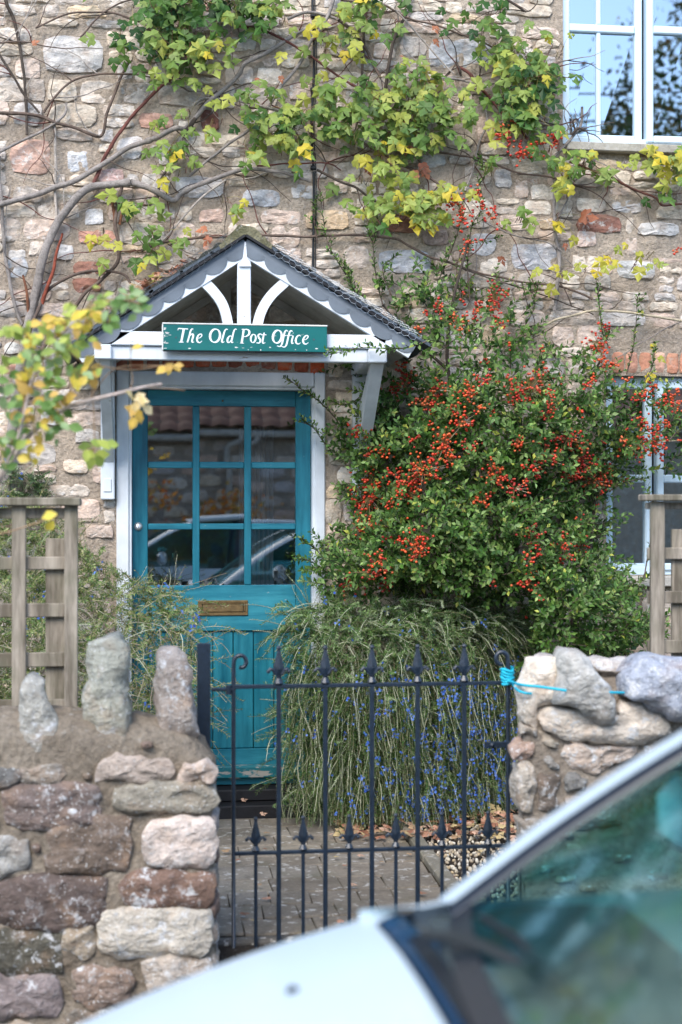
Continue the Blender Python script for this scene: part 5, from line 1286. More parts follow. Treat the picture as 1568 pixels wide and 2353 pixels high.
# ---- trailing rosemary
NV = np.array([(0, 0, 0), (.11, .45, .03), (0, 1, 0), (-.11, .45, .03)], float); NF = np.array([(0, 1, 2, 3)])
FLV = []; FLF = []
for k in range(5):
    a = 2*PI*k/5; i = len(FLV); FLV += [(0, 0, 0), (.55*math.cos(a-.5), .55*math.sin(a-.5), .15), (math.cos(a), math.sin(a), .05), (.55*math.cos(a+.5), .55*math.sin(a+.5), .15)]; FLF += [(i, i+1, i+2), (i, i+2, i+3)]
FLV = np.array(FLV, float); FLF = np.array(FLF)
NG = [S(78, 110, 54), S(58, 90, 44), S(94, 124, 62), S(110, 134, 76), S(68, 98, 50), S(136, 154, 108)]
ND = [S(140, 150, 84), S(120, 132, 78), S(150, 152, 100), S(106, 124, 66), S(160, 156, 118)]
PALN = [S(150, 166, 126), S(134, 152, 106), S(166, 178, 146)]
def rosemary(root, starts, flowers, stemc, needc, dry=0.0, pp=.22):
    """starts: (point, direction, length, droop)"""
    Nm, Nc, st, Fm, Fc = [], [], MB(), [], []
    for (p, d, L, droop, dens) in starts:
        k = max(4, int(L/.035)); P = [p]; d = Vector(d).normalized()
        for i in range(k):
            d = (d+Vector((U(-.27, .27), U(-.22, .20), -droop*U(.1, 1.9))))
            if d.length > 0: d.normalize()
            q = P[-1]+d*L/k
            if q.z < .03: break
            if q.y > -.015: q.y = -.015
            P.append(q)
        if len(P) < 3: continue
        pale = random.random() < pp; c = S(190, 190, 166) if pale else random.choice(stemc); st.tube(P, [max(.0011, (.0021 if pale else .0014)*(1-.6*i/len(P))) for i in range(len(P))], 3, c, cap=False)
        Lr = L/k*(len(P)-1); n = int(Lr/.0034*dens); a = U(0, 6)
        isdry = random.random() < dry
        if isdry: n = int(n*.25)
        for i in range(n):
            t = (i+.5)/n*(len(P)-1); j = min(int(t), len(P)-2); s = P[j].lerp(P[j+1], t-j); ax = (P[j+1]-P[j]).normalized(); a += 2.1+U(-.4, .4)
            o1 = ax.orthogonal().normalized(); o2 = ax.cross(o1); rad = o1*math.cos(a)+o2*math.sin(a)
            Nm.append(frame_mat(s, rad+ax*U(.2, .9), ax-rad*.3+Vector((0, 0, .6)), (U(.010, .016) if pale else U(.017, .030))*(1-.3*i/n), 1.5 if pale else 1.0)); f = U(.75, 1.2); Nc.append(tuple(w*f for w in (PALN[i % 3] if pale else random.choice(needc))))
        if flowers and not isdry:
            for i in range(3, len(P)-1):
                x, y = proj(P[i])
                if random.random() < flowers(x, y):
                    for _ in range(random.randint(2, 5)):
                        q = P[i]+Vector((U(-.012, .012), -.012+U(-.01, .0), U(-.02, .02))); Fm.append(frame_mat(q, (U(-1, 1), -.2, U(-.4, 1)), (U(-.6, .6), -1, U(-.2, .5)), U(.0055, .009))); Fc.append(random.choice([S(88, 132, 226), S(104, 150, 236), S(70, 110, 214), S(130, 160, 235)]))
    B = Batch(); B.add(NV, NF, Nm, Nc); o = B.build('needles', M['needle'], root); o['kind'] = 'stuff'
    o = st.build('stems', M['bark'], root); o['kind'] = 'stuff'
    if Fm: B = Batch(); B.add(FLV, FLF, Fm, Fc); o = B.build('flowers', M['flower'], root); o['kind'] = 'stuff'
ros = thing('rosemary_bush', 'trailing rosemary with blue flowers hanging down behind the gate', 'shrub', at(910, 1880, -.35))
starts = []
for i in range(1500):
    t = random.random(); x = U(690, 1185); ytop = 1400+.00022*(x-900)**2
    y = ytop+U(0, 1)**1.15*440-10; v = -.12-.34*math.sin(PI*min(1, (x-600)/560))*min(1, .45+(y-1370)/260)+U(-.02, .10)
    v = min(v, -.04); p = at(x, y, v); out = (x-900)/300
    if y < 1470: d = (out*.8+U(-.8, .8), -.5+U(-.5, .2), U(-.1, .8)); L = U(.10, .36); dr = U(.06, .24)
    else: d = (out*.6+U(-.6, .6), -.6+U(-.3, .2), U(-.4, .5)); L = U(.15, .60); dr = U(.25, .70)
    starts.append((p, d, L, dr, 1.0))
for i in range(1100):
    x = U(655, 1185); y = U(1385, 1850); v = -.16-.30*math.sin(PI*min(1, (x-600)/560))*min(1, .55+(y-1370)/260)+U(-.05, .08)
    starts.append((at(x, y, min(v, -.05)), (U(-.9, .9), -.5+U(-.4, .2), U(-.9, .8)), U(.05, .15), U(.05, .35), 1.15))
for i in range(46):   # loose sprigs out to the left across the door
    y = U(1400, 1800); starts.append((at(U(660, 700), y, -.22), (-1+U(-.2, .3), -.3, U(-.2, .7)), U(.10, .26), U(.03, .22), .9))
for i in range(34): starts.append((at(U(700, 1150), U(1390, 1440), -.25), (U(-.6, .6), -.3, 1), U(.10, .22), U(0, .08), .9))
def flw(x, y): return (.02+.17*max(0, min(1, (x-760)/250))*max(0, min(1, (y-1480)/120))) if y > 1380 else .03
rosemary(ros, starts, flw, [S(140, 140, 108), S(190, 192, 168), S(116, 106, 80), S(150, 148, 118)], NG, .05)
ros2 = thing('rosemary_bush', 'straggly dry rosemary behind the upright wall stones left of the door', 'shrub', at(250, 1850, -.7))
starts = []
LP = [(-80, 1180), (40, 1150), (150, 1200), (200, 1270), (265, 1310), (330, 1350), (420, 1370), (450, 1420), (470, 1500), (480, 1660), (-80, 1660)]
n = 0
while n < 1500:
    x, y = U(-80, 480), U(1150, 1660)
    if not inpoly(x, y, LP): continue
    v = -.10-.9*min(1, max(0, (y-1180)/350))*U(.5, 1); n += 1
    hang = y > 1420 and x > 180
    starts.append((at(x, y, v), (U(-.8, .9), -.5+U(-.5, .3), U(-.2, 1) if y < 1400 else U(-.6, .6)), U(.08, .26), U(.02, .25), .9*1.3 if not hang else .6))
for x, y, dx, dz, L in ((330, 1350, .2, 1, .10), (400, 1345, .1, 1, .15), (420, 1350, .9, .35, .22), (450, 1380, 1, -.1, .16), (330, 1340, -.2, 1, .08), (310, 1340, .5, .6, .1), (470, 1480, .8, .3, .15), (480, 1560, .8, -.5, .2), (485, 1700, .6, -.6, .2), (480, 1640, .7, .2, .16)):
    starts.append((at(x, y, -.42), (dx, -.1, dz), L, .04, 1.0)); starts.append((at(x-8, y+10, -.40), (dx, -.1, dz), L*.7, .04, 1.0))
rosemary(ros2, starts, lambda x, y: .05 if y < 1450 else .02, [S(150, 136, 112), S(170, 158, 136), S(120, 100, 82), S(176, 168, 150)], ND+NG[:4], .25, .06)
ros3 = thing('rosemary_bush', 'small dark rosemary tuft against the house wall above the left trellis', 'shrub', at(60, 1150, -.08))
starts = [(at(60+U(-50, 40), 1120+U(-40, 40), -.03), (U(-.9, .9), -.6, U(-.3, 1)), U(.06, .17), .06, 1.1) for _ in range(80)]
rosemary(ros3, starts, lambda x, y: .05, [S(110, 100, 80)], [S(62, 88, 50), S(80, 106, 60), S(54, 76, 48)])

# ---- small green weed growing through the porch roof on the left
# leaf litter on the ground and on the porch roof
lit = Batch(); Ml = []; Cl = []
LC = [S(176, 132, 108), S(156, 108, 84), S(190, 154, 130), S(134, 94, 74), S(166, 136, 104), S(180, 160, 116)]
for i in range(260):
    x, y = U(760, 1215), U(1868, 1925)
    g = gnd(x, y, .03) ; g.z += U(0, .03); g.y = min(g.y, -.12)
    Ml.append(frame_mat(g, (U(-1, 1), U(-1, 1), U(-.2, .3)), (U(-.4, .4), U(-.8, .2), 1), U(.025, .07))); Cl.append(random.choice(LC))
for i in range(50):
    u_, v_ = U(.1, 1.9), U(-2.3, -.3); Ml.append(frame_mat((u_, v_, .03), (U(-1, 1), U(-1, 1), 0), (U(-.2, .2), U(-.2, .2), 1), U(.02, .04))); Cl.append(random.choice(LC))
for (x, y) in ((557, 1835), (600, 1870), (556, 1838)):
    g = gnd(x, y, .09); Ml.append(frame_mat(g, (1, .3, .1), (0, -.5, 1), .035)); Cl.append(LC[2])
lit.add(LV, LF, Ml, Cl); o = lit.build('leaf_litter', M['dryleaf']); tag(o, 'fallen orange and brown leaves scattered below the hanging rosemary', None, kind='stuff')
lit = Batch(); Ml = []; Cl = []
for i in range(220):
    a = random.gauss(.48, .16); a = min(max(a, .05), SL.len-.05); p = SL.P(a, .05+U(0, .035), U(VF-.01, -.08))
    Ml.append(frame_mat(p, (U(-1, 1), U(-1, .2), U(-.4, .5)), (U(-.4, .4), U(-.8, .2), 1), U(.02, .06))); Cl.append(random.choice(LC[:5]))
lit.add(LV, LF, Ml, Cl); o = lit.build('roof_leaf_litter', M['dryleaf']); tag(o, 'dry brown leaves caught on the left slope of the porch roof', None, kind='stuff')

# ---- yellowing rose branches in front, out of focus
rose = thing('rose_bush', 'yellowing leafy branches reaching in from the left before the porch', 'shrub', at(-160, 1900, -2.9))
RV = -2.95
rb = [([(-160, 2000), (-130, 1500), (-20, 1150), (40, 1010), (60, 930), (78, 860), (110, 800), (150, 760), (200, 725)], 6), ([(-60, 1200), (60, 1010), (140, 945), (200, 922), (270, 905), (330, 890), (371, 883)], 9), ([(40, 1010), (60, 900), (70, 800), (60, 770)], 4), ([(110, 800), (150, 745), (210, 705), (280, 690), (330, 700)], 4), ([(150, 800), (200, 850), (215, 930), (218, 1040)], 3), ([(-60, 1240), (20, 1222), (90, 1200), (135, 1185)], 3), ([(225, 840), (300, 850), (375, 840), (410, 845)], 2.5), ([(200, 922), (260, 850), (330, 840), (400, 842)], 2), ([(60, 930), (110, 905), (180, 880), (230, 860)], 3), ([(300, 895), (305, 870), (300, 835), (303, 790)], 2), ([(340, 890), (390, 893), (425, 897)], 2)]
for pts, w in rb:
    P = spline([at(x, y, RV+.05*math.sin(i*1.3)) for i, (x, y) in enumerate(pts)], 5); b = MB(); b.tube(P, [w/800*.5*(1-.35*i/len(P))*1.3 for i in range(len(P))], 7, S(196, 180, 170) if w > 5 else S(170, 140, 110)); b.build('branch', M['bark'], rose, True)
cl = [(20, 760, 30, 25, 7, 'l'), (60, 770, 25, 25, 9, 'ly'), (110, 770, 30, 20, 9, 'l'), (100, 820, 40, 25, 14, 'lg'), (150, 800, 40, 30, 16, 'lg'), (60, 820, 20, 20, 5, 'g'), (200, 700, 30, 25, 12, 'ly'), (240, 690, 36, 25, 12, 'lg'), (290, 690, 40, 22, 13, 'g'), (320, 710, 24, 18, 6, 'g'), (200, 740, 30, 25, 10, 'yo'), (150, 740, 36, 22, 10, 'ly'), (110, 745, 26, 20, 7, 'yo'), (250, 740, 26, 30, 5, 'g'), (220, 790, 14, 24, 3, 'lo'), (210, 850, 20, 16, 6, 'yo'), (190, 860, 34, 26, 9, 'ly'), (120, 870, 40, 26, 12, 'lg'), (60, 860, 30, 26, 8, 'ly'), (20, 900, 26, 30, 8, 'g'), (60, 900, 30, 24, 10, 'go'), (60, 960, 40, 36, 14, 'lgo'), (110, 930, 36, 30, 12, 'go'), (30, 1010, 30, 36, 9, 'lg'), (80, 1000, 30, 26, 8, 'yo'), (130, 970, 30, 26, 9, 'g'), (125, 1000, 20, 24, 4, 'g'), (10, 1060, 20, 40, 6, 'g'), (70, 1055, 24, 20, 4, 'y'), (30, 1040, 16, 16, 4, 'lg'), (215, 1030, 26, 20, 8, 'l'), (235, 1020, 18, 14, 4, 'l'), (175, 850, 30, 22, 7, 'g'), (390, 840, 26, 8, 5, 'o'), (300, 805, 3, 10, 1, 'y'), (130, 1190, 10, 14, 2, 'y'), (310, 912, 14, 8, 4, 'W'), (315, 925, 16, 8, 4, 'W'), (308, 945, 12, 14, 5, 'o'), (300, 690, 40, 14, 8, 'g'), (160, 700, 20, 10, 4, 'l'), (20, 840, 20, 20, 5, 'l'), (150, 930, 20, 16, 4, 'o')]
LK = {'l': [S(168, 186, 92), S(186, 198, 96), S(150, 172, 84)], 'y': [S(226, 206, 84), S(220, 196, 90)], 'g': [S(120, 156, 84), S(136, 166, 104), S(110, 146, 76), S(150, 176, 124)], 'o': [S(224, 190, 92), S(214, 176, 96)], 'W': [S(246, 226, 178), S(240, 214, 150)]}
rm = {}
def rose_leaf(c):
    if c not in rm:
        me = bpy.data.meshes.new('leaf'); V, F = oval(.33, .07, .15); me.from_pydata([tuple(v) for v in V], [], [tuple(int(i) for i in f) for f in F])
        ca = me.color_attributes.new('Col', 'FLOAT_COLOR', 'POINT'); a = np.ones((len(V), 4), np.float32); a[:, :3] = np.array(c); ca.data.foreach_set('color', a.ravel()); me.materials.append(M['leaf'])
        me.polygons.foreach_set('use_smooth', [True]*len(me.polygons)); rm[c] = me
    return rm[c]
no = 0; B = Batch(); Mx = []; Cx = []; tw = MB()
for (cx, cy, rx, ry, n, kk) in cl:
    h = at(cx, cy+ry*.3, RV)
    for _ in range(n):
        p = at(cx+random.gauss(0, .5)*rx, cy+random.gauss(0, .5)*ry, RV+U(-.09, .09)); c = random.choice(LK[random.choice(kk)])
        Fm_ = frame_mat(p, (U(-1, 1), U(-.5, .4), U(-.9, .5)), (U(-.7, .7), -1, U(0, 1)), U(.028, .050))
        tw.tube([h, (h+p)/2+Vector((0, 0, .008)), p], .0011, 3, S(170, 150, 90), cap=False)
        if no < 300:
            o = bpy.data.objects.new('leaf', rose_leaf(c)); COL.objects.link(o); o.parent = rose; m = Matrix([Fm_[0], Fm_[1], Fm_[2], [0, 0, 0, 1]]); m.translation = m.translation-origin(rose); o.matrix_local = m; no += 1
        else: Mx.append(Fm_); Cx.append(c)
if Mx: B.add(*oval(.33, .07, .15), Mx, Cx); o = B.build('foliage', M['leaf'], rose); o['kind'] = 'stuff'
o = tw.build('leaf_stalks', M['bark'], rose); o['kind'] = 'stuff'
# ================================================================ parked car
M['carpaint'] = mk_plain('white_car_paint', S(198, 213, 220), .4, 0, .01, 3, 0, .3)
M['carpaint'].node_tree.nodes['Principled BSDF'].inputs['Coat Weight'].default_value = .15
M['carblack'] = mk_plain('black_trim', S(30, 36, 44), .35, 0, .1, 30, 0, .6)
M['cabin'] = mk_plain('cabin_fabric', S(62, 72, 72), .8, 0, .2, 20, 0)
M['cglass'] = mk_glass('windscreen_glass', .02, (.34, .66, .66), .09, .33, (.55, .86, .9))
M['scuttle'] = mk_plain('scuttle_sky_sheen', S(44, 84, 118), .22, 0, .1, 30, 0, .8)  # glossy black scuttle; its sky reflection is painted in as blue base colour
M['tyre'] = mk_plain('tyre', S(30, 30, 30), .85, 0, .1, 20, 0)
M['rim'] = mk_plain('wheel_rim', S(170, 175, 180), .35, .7, .05, 20, 0)
M['amber'] = mk_plain('indicator', S(200, 110, 60), .3, 0, .05, 20, 0)
M['lens'] = mk_plain('headlamp', S(190, 200, 205), .15, .2, .05, 20, 0)
UC, VC, W = .468, -4.735, 1.66
car = thing('parked_car', 'white hatchback parked at the kerb, its bonnet and windscreen close to the viewer', 'car', (UC+.4, VC-W/2, -.22))
def CP(x, t, z): return Vector((UC+x, VC-t, z))
def edge_z(x): return .857+.1686*x-.218*x*x if x < 0 else .857+.02*min(x, 1)
def crown(t): return 1-abs(2*t/W-1)**2.4
def hood_x1(t):  # rear edge of the bonnet
    e = min(t, W-t)
    return -.125+.11*max(0, 1-e/.13)**1.6
b = MB()
def hood(i, j):
    t = .03+(W-.06)*j; x1 = hood_x1(t); x0 = -.98-.06*crown(t); x = x0+(x1-x0)*i
    return CP(x, t, edge_z(x)+.065*crown(t)*min(1, (x+1.15)/.5)-.02*max(0, (i-.0)*-1))
b.grid(hood, 30, 36); bonnet = b.build('bonnet', M['carpaint'], car, True)
# body sides: wings, doors
def side(far):
    b = MB()
    def f(i, j):
        x = -1.05+3.95*i; top = edge_z(x) if x < 0 else .857+.03*min(1, x)+.03*max(0, (x-1.2)/1.6)
        if x > 2.4: top -= .35*((x-2.4)/.5)**2*.4
        r = .0; z = top-(top+.02)*j; o = .03-.075*math.sin(PI*min(1, j*1.1))**.8
        tp = .06*max(0, (-x-.75)/.3)**2+.06*max(0, (x-2.5)/.4)**2
        # wheel arches
        for wx in (-.42, 2.08):
            d = math.hypot(x-wx, (z-.10)); 
            if d < .33: z = min(top-.03, .10+math.sqrt(max(0, .33**2-(x-wx)**2)))
        t = o+tp
        return CP(x, t if far else W-t, z)
    b.grid(f, 90, 16); b.build('wing_and_doors', M['carpaint'], car, True)
side(True); side(False)
b = MB()
def front(i, j):
    t = .1+(W-.2)*i; bow = -.07*crown(t); z = .52-(.44)*j; return CP(-1.02+bow-.06*math.sin(PI*j), t, z)
b.grid(front, 20, 8); b.grid(lambda i, j: CP(2.86-.0*j+.06*math.sin(PI*i)-.25*(1-j)*0, .06+(W-.12)*i, .10+.80*j), 20, 8); b.build('bumper', M['carpaint'], car, True)
for t in (.18, W-.18):
    b = MB(); b.ball(CP(-.97, t, .50), .12, None, 12, 8, (.6, 1, .6)); b.build('headlight', M['lens'], car, True)
# strip between wing and pillar foot
b = MB()
def foot(i, j):
    x = -.14+.20*i; t0 = .03; t1 = .03+.075*min(1, max(.05, (x+.14)/.10)) ; t = t0+(t1-t0)*j
    return CP(x, t, edge_z(min(x, 0))+.004+.02*math.sin(PI*j/2))
for s in (0, 1):
    b = MB(); b.grid(lambda i, j: (foot(i, j) if s == 0 else (lambda p: Vector((p.x, 2*VC-W-p.y, p.z)))(foot(i, j))), 10, 5); b.build('scuttle_corner', M['carpaint'], car, True)
# scuttle panel
b = MB(); b.grid(lambda i, j: CP((hood_x1(.05+(W-.1)*j)+.004)*(1-i)+(.03-.05*crown(.05+(W-.1)*j))*i, .05+(W-.1)*j, .838+.060*crown(.05+(W-.1)*j)-.030*math.sin(PI*i)), 8, 30); b.build('scuttle_panel', M['scuttle'], car, True)
b = MB(); b.grid(lambda i, j: CP(-.085+.045*i-.02*crown(.12+(W-.24)*j), .12+(W-.24)*j, .838+.060*crown(.12+(W-.24)*j)-.030*math.sin(PI*(.35+.35*i))+.004), 3, 30); b.build('scuttle_grille', M['carblack'], car, True)
b = MB(); b.grid(lambda i, j: CP(hood_x1(.03+(W-.06)*j)+.012*i, .03+(W-.06)*j, edge_z(-.1)+.065*crown(.03+(W-.06)*j)-.012*i), 2, 30); b.build('bonnet_seal', M['carblack'], bonnet, True)
# pillars: from foot to roof
def pil(s): # s 0..1
    P = spline([CP(.0, .055, .868), CP(.20, .085, 1.02), CP(.42, .125, 1.165), CP(.64, .17, 1.285), CP(.86, .22, 1.355)], 6); return P
PL = pil(0)
def mir(p): return Vector((p.x, 2*VC-W-p.y, p.z))
def band(P, w_in, w_out, name, m, lift=0.0, par=None):
    """strip running along the pillar: offset towards the glass (in) and outwards"""
    for s in (0, 1):
        b = MB(); vs = []
        for i, p in enumerate(P):
            d = (P[min(i+1, len(P)-1)]-P[max(i-1, 0)]).normalized(); side_ = Vector((0, 1, 0)); nrm = d.cross(side_).normalized()
            if nrm.z < 0: nrm = -nrm
            n_ = [p+side_*w_out[0]+nrm*(w_out[1]+lift), p+side_*(w_out[0]*.6+w_in[0]*.4)+nrm*(.012+lift), p+side_*w_in[0]+nrm*(w_in[1]+lift)]
            vs += n_
        if s: vs = [mir(v) for v in vs]
        fs = []
        for i in range(len(P)-1):
            for k in (0, 1): fs.append((i*3+k, i*3+k+1, (i+1)*3+k+1, (i+1)*3+k))
        b.add(vs, fs); b.build(name, m, car, True)
band(PL, (-.060, -.004), (.024, -.030), 'windscreen_pillar', M['carpaint'])
band(PL, (-.074, -.010), (-.058, -.003), 'pillar_seal', M['carblack'], .0)
# windscreen
Gp = [p+Vector((0, -.070, -.010)) for p in PL]
def wsc(i, j):
    q = i*(len(Gp)-1); k = min(int(q), len(Gp)-2); p = Gp[k].lerp(Gp[k+1], q-k); m2 = mir(p); r = p.lerp(m2, j); c = 1-abs(2*j-1)**2
    return r+Vector((-.085*c*(1-.3*i), 0, .02*c))
b = MB(); b.grid(wsc, 16, 24); ws = b.build('windscreen', M['cglass'], car, True)
b = MB(); b.grid(lambda i, j: wsc(-.0+.045*i, j)+Vector((-.002, 0, .0015)), 1, 24); b.build('glass_border', M['carblack'], ws)
# roof, rear
def roof(i, j):
    e = PL[-1]; t0 = VC-e.y; xx = .86+1.75*i; t = t0+(W-2*t0)*j; c = 1-abs(2*j-1)**2.2
    return CP(xx-.085*c*(1-i)*.6, t, 1.352+.03*math.sin(PI*min(1, i*1.1))-.07*i*i+.035*c)
b = MB(); b.grid(roof, 16, 20); b.build('roof', M['carpaint'], car, True)
for s in (0, 1):
    b = MB(); P = spline([CP(.86, .21, 1.352), CP(1.7, .21, 1.385), CP(2.6, .23, 1.29), CP(2.88, .10, .93)], 6); P = [mir(p) for p in P] if s else P; b.tube(P, .028, 6); b.build('roof_rail', M['carpaint'], car, True)
    b = MB(); P = [CP(1.35, .05, .90), CP(1.40, .2, 1.36)]; P = [mir(p) for p in P] if s else P; b.tube(P, .03, 6); b.build('door_pillar', M['carblack'], car, True)
    vs = [CP(.12, .07, .90), CP(2.75, .09, .94), CP(2.55, .22, 1.27), CP(1.7, .20, 1.36), CP(.86, .20, 1.335), CP(.45, .13, 1.14)]
    if s: vs = [mir(v) for v in vs]
    b = MB(); b.add(vs, [tuple(range(6))]); b.build('side_window', M['cglass'], car)
    b = MB(); p = CP(.50, -.08, .96); p = mir(p) if s else p; b.box(p-Vector((.05, .11, .065)), p+Vector((.06, .10, .075)), .035); b.build('door_mirror', M['carpaint'], car, True)
b = MB(); vs = [CP(2.62, .24, 1.28), CP(2.62, W-.24, 1.28), CP(2.90, W-.1, .92), CP(2.90, .1, .92)]; b.add(vs, [(0, 1, 2, 3)]); b.build('rear_window', M['cglass'], car)
for wx in (-.42, 2.08):
    for t in (.05, W-.05):
        c = CP(wx, t, .072); b = MB(); sg = 1 if t < .5 else -1
        b.lathe((c.x, c.y, c.z), [(.12, -.08), (.27, -.09), (.285, -.06), (.285, .06), (.27, .09), (.12, .08)], 24, 'y'); wh = b.build('wheel', M['tyre'], car)
        b = MB(); b.lathe((c.x, c.y, c.z), [(.02, -.085), (.185, -.085), (.19, .085), (.02, .085)], 20, 'y'); b.build('rim', M['rim'], wh)
# cabin: floor, dashboard, seats, wheel
b = MB(); b.box(CP(.0, .10, .12), CP(2.8, W-.10, .16)); b.build('floor_pan', M['cabin'], car)
b = MB()
b.grid(lambda i, j: CP(-.02+.42*i-.05*crown(.1+(W-.2)*j), .1+(W-.2)*j, .845+.035*crown(.1+(W-.2)*j)+.015*math.sin(PI*i)-.06*max(0, i-.8)*5), 10, 12); b.box(CP(.30, .12, .40), CP(.40, W-.12, .80), .02); b.build('dashboard', M['cabin'], car, True)
for t in (.42, W-.42):
    for x in (1.1, 1.95):
        b = MB(); b.box(CP(x-.45, t-.24, .30), CP(x+.02, t+.24, .46), .04); b.box(CP(x+.0, t-.23, .44), CP(x+.14, t+.23, .98), .05); b.box(CP(x+.03, t-.12, 1.0), CP(x+.12, t+.12, 1.14), .03); b.build('seat', M['cabin'], car)
b = MB(); c = CP(.58, .42, .83); b.tube([c+Vector((.06*math.cos(a), .18*math.sin(a), .17*math.cos(a))) for a in [2*PI*i/20 for i in range(21)]], .013, 6); b.box(c+Vector((-.02, -.16, -.015)), c+Vector((.02, .16, .015)), .005); b.build('steering_wheel', M['carblack'], car, True)
b = MB(); c = CP(.62, W/2, 1.24); b.box(c+Vector((-.01, -.11, -.03)), c+Vector((.02, .11, .03)), .008); b.build('rear_view_mirror', M['carblack'], car)
# wipers and washer jet
for t0, t1 in ((.30, .78), (.86, 1.36)):
    b = MB(); P = [CP(-.07, t0-.05, .872), CP(-.03, t0+.12, .912), CP(.03, t1-.08, .935)]; b.tube(spline(P, 4), .009, 5); b.tube([CP(.02, t0-.04, .900), CP(.015, t0+.2, .938), CP(.03, t1+.04, .94)], .0065, 4); b.build('wiper', M['carblack'], car)
j0 = 1e9
for i in range(60):     # put the jet on the bonnet where the photograph has it
    for j in range(60):
        p = hood(.5+.5*i/59, .1+.5*j/59); x, y = proj(p); d = math.hypot(x-673, y-2281)
        if d < j0: j0 = d; jp = p
b = MB(); b.lathe((jp.x, jp.y, jp.z-.003), [(.010, 0), (.010, .005), (.006, .010)], 10); b.build('washer_jet', M['carblack'], bonnet, True)
# a few stickers and leaves behind the glass
b = MB()
def copy_tree(o, parent=None):
    c = o.copy(); COL.objects.link(c); c.parent = parent
    for ch in list(o.children): copy_tree(ch, c)
    return c
car2 = copy_tree(car); car2['label'] = 'white hatchback across the road, seen mirrored in the door panes'
car['group'] = car2['group'] = 'white parked cars'
car2.location = (car.location.x-.98, car.location.y-3.55, car.location.z+.02)

# ================================================================ across the road (seen mirrored in the glass)
barn = thing('outbuilding', 'low stone building with pantile roof and white gutter across the road', 'house', (0, -13.6, -.12))
b = MB(); b.grid(lambda i, j: (9-20*i, -13.6+.01*nz((i*60, j*9, 0)), -.14+3.1*j), 40, 8, S(150, 140, 128)); b.build('wall', M['stone'], barn)
for i in range(0, 20):
    for j in range(13):
        if random.random() < .94:
            u = -3.6+.46*i+(j % 2)*.2; z = .0+.21*j; vs, fs = stone([(u-.2, z-.08), (u+.2*U(.6, 1), z-.08), (u+.2*U(.6, 1), z+.08), (u-.2, z+.08)], 0, .02, .03, 10, (1, .85), .01, i*j)
            vs = [(p[0], -13.59-p[1], p[2]) for p in vs]; q = MB(); q.add(vs, [f[::-1] for f in fs], pal(PAL[:7])); q.build('stone', M['stone'], barn)
def pant(i, j): x = -9+20*i; return (x, -13.35-3.6*j, 2.80+2.0*j+.035*abs(math.sin(x*PI/.26))+.03*((j*14) % 1))
b = MB(); b.grid(pant, 460, 28); b.build('roof', M['pantile'], barn)
b = MB(); b.tube([(-9, -13.42, 2.72), (11, -13.42, 2.70)], .055, 8); g = b.build('gutter', M['soffit'], barn)
b = MB(); b.tube(spline([(1.22, -13.42, 2.70), (1.20, -13.42, 2.60), (1.02, -13.52, 2.50), (1.0, -13.52, 2.2), (1.0, -13.52, 0)], 4), .045, 8); b.build('downpipe', M['soffit'], barn)
for u in (-2.2, -.6):
    b = MB(); b.box((u-.35, -13.58, .9), (u+.35, -13.5, 2.2)); w_ = b.build('window', M['white'], barn); b = MB(); b.box((u-.3, -13.49, .95), (u+.3, -13.48, 2.15)); b.build('pane', M['roomdark'], w_)
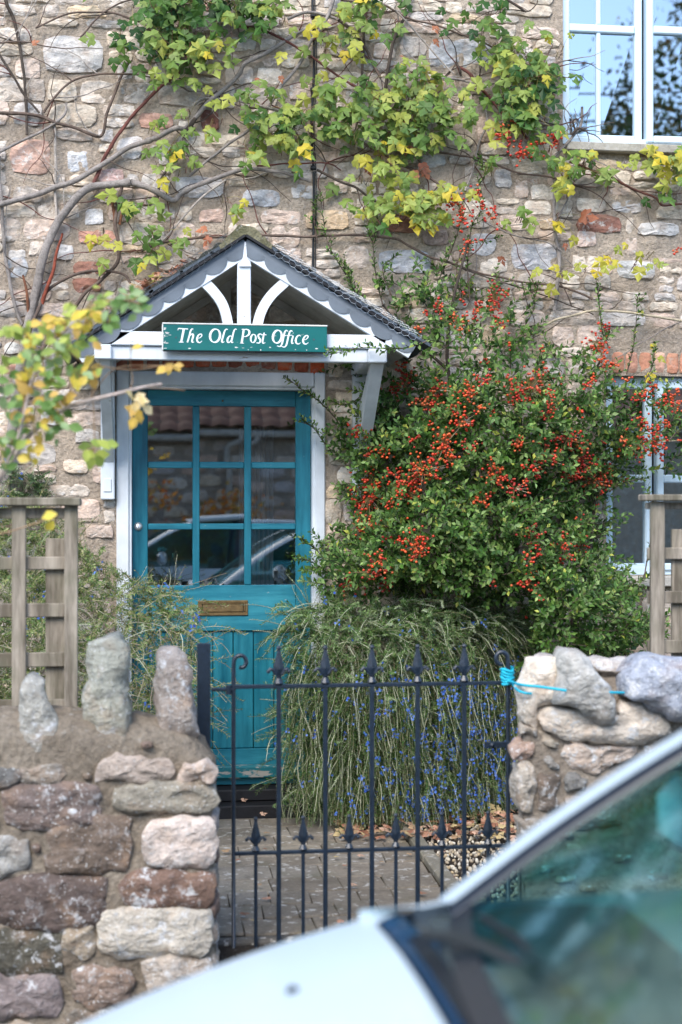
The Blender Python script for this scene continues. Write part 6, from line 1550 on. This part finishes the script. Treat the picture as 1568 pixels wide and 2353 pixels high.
def leafball(name, label, cat, c, R, n, cols, sz, trunk, dens=.55, sc=(1, 1, 1), group=None):
    t = thing(name, label, cat, (c[0], c[1], -.13), group)
    b = MB(); b.tube(spline([(c[0], c[1], -.14), (c[0]+.1, c[1], c[2]*.5), (c[0], c[1], c[2])], 4), [trunk*(1-.6*i/9) for i in range(9)], 8, DARK)
    for k in range(9):
        a = U(0, 6.3); h = U(.5, 1)*c[2]; b.tube(spline([(c[0], c[1], h), (c[0]+R*.4*math.cos(a), c[1]+R*.4*math.sin(a), h+R*.3), (c[0]+R*.8*math.cos(a), c[1]+R*.8*math.sin(a), h+R*.7*U(0, 1.2))], 3), [trunk*.4, trunk*.3, trunk*.25, trunk*.2, trunk*.15, trunk*.1, trunk*.05], 5, DARK)
    b.build('trunk', M['bark'], t, True)
    hubs = [(random.gauss(0, .45), random.gauss(0, .45), random.gauss(0, .5)) for _ in range(max(12, n//90))]
    Mx = []; Cx = []
    for i in range(n):
        h = random.choice(hubs); p = [c[k]+R*sc[k]*(h[k]+random.gauss(0, .13)) for k in range(3)]
        p[2] = max(p[2], .05)
        Mx.append(frame_mat(p, (U(-1, 1), U(-1, 1), U(-1, .4)), (U(-1, 1), U(-1, 1), U(-.3, 1)), sz*U(.6, 1.3))); Cx.append(tuple(w*U(.8, 1.2) for w in random.choice(cols)))
    B = Batch(); B.add(O4, O4F, Mx, Cx); o = B.build('crown', M['leaf'], t); return t
leafball('autumn_shrub', 'round orange leaved shrub before the low building, seen mirrored in the door', 'shrub', (.55, -12.3, 1.05), .85, 2600, [S(206, 140, 40), S(190, 116, 34), S(160, 130, 50), S(214, 160, 60)], .09, .05, sc=(1.2, .7, .85))
TG = [S(58, 74, 40), S(72, 88, 46), S(48, 60, 36), S(104, 92, 50)]
leafball('tall_tree', 'tall dark tree beyond the low building, mirrored in the upstairs window', 'tree', (10.0, -20.5, 7.2), 2.6, 9000, TG, .2, .22, sc=(.60, .7, 2.0), group='tall dark trees across the road')
leafball('tall_tree', 'tall tree at the right end of the low building', 'tree', (15.5, -20.0, 6.4), 3.2, 5000, TG, .24, .22, sc=(1, 1, 1.5), group='tall dark trees across the road')
leafball('tall_tree', 'tall tree behind the left end of the low building', 'tree', (-9, -22, 6), 3.4, 4500, TG, .26, .25, sc=(1, 1, 1.3), group='tall dark trees across the road')
for k, (z, lab) in enumerate(((8.6, 'highest'), (8.2, 'middle'), (7.75, 'lowest'))):
    b = MB(); b.tube([(-30, -15.5-.2*k, z+.6), (-10, -15.5-.2*k, z-.25), (6, -15.5-.2*k, z-.1), (30, -15.5-.2*k, z+.7)], .016, 4); o = b.build('power_line', M['cable']); tag(o, lab+' of the three overhead wires across the road', 'cable', 'overhead wires')
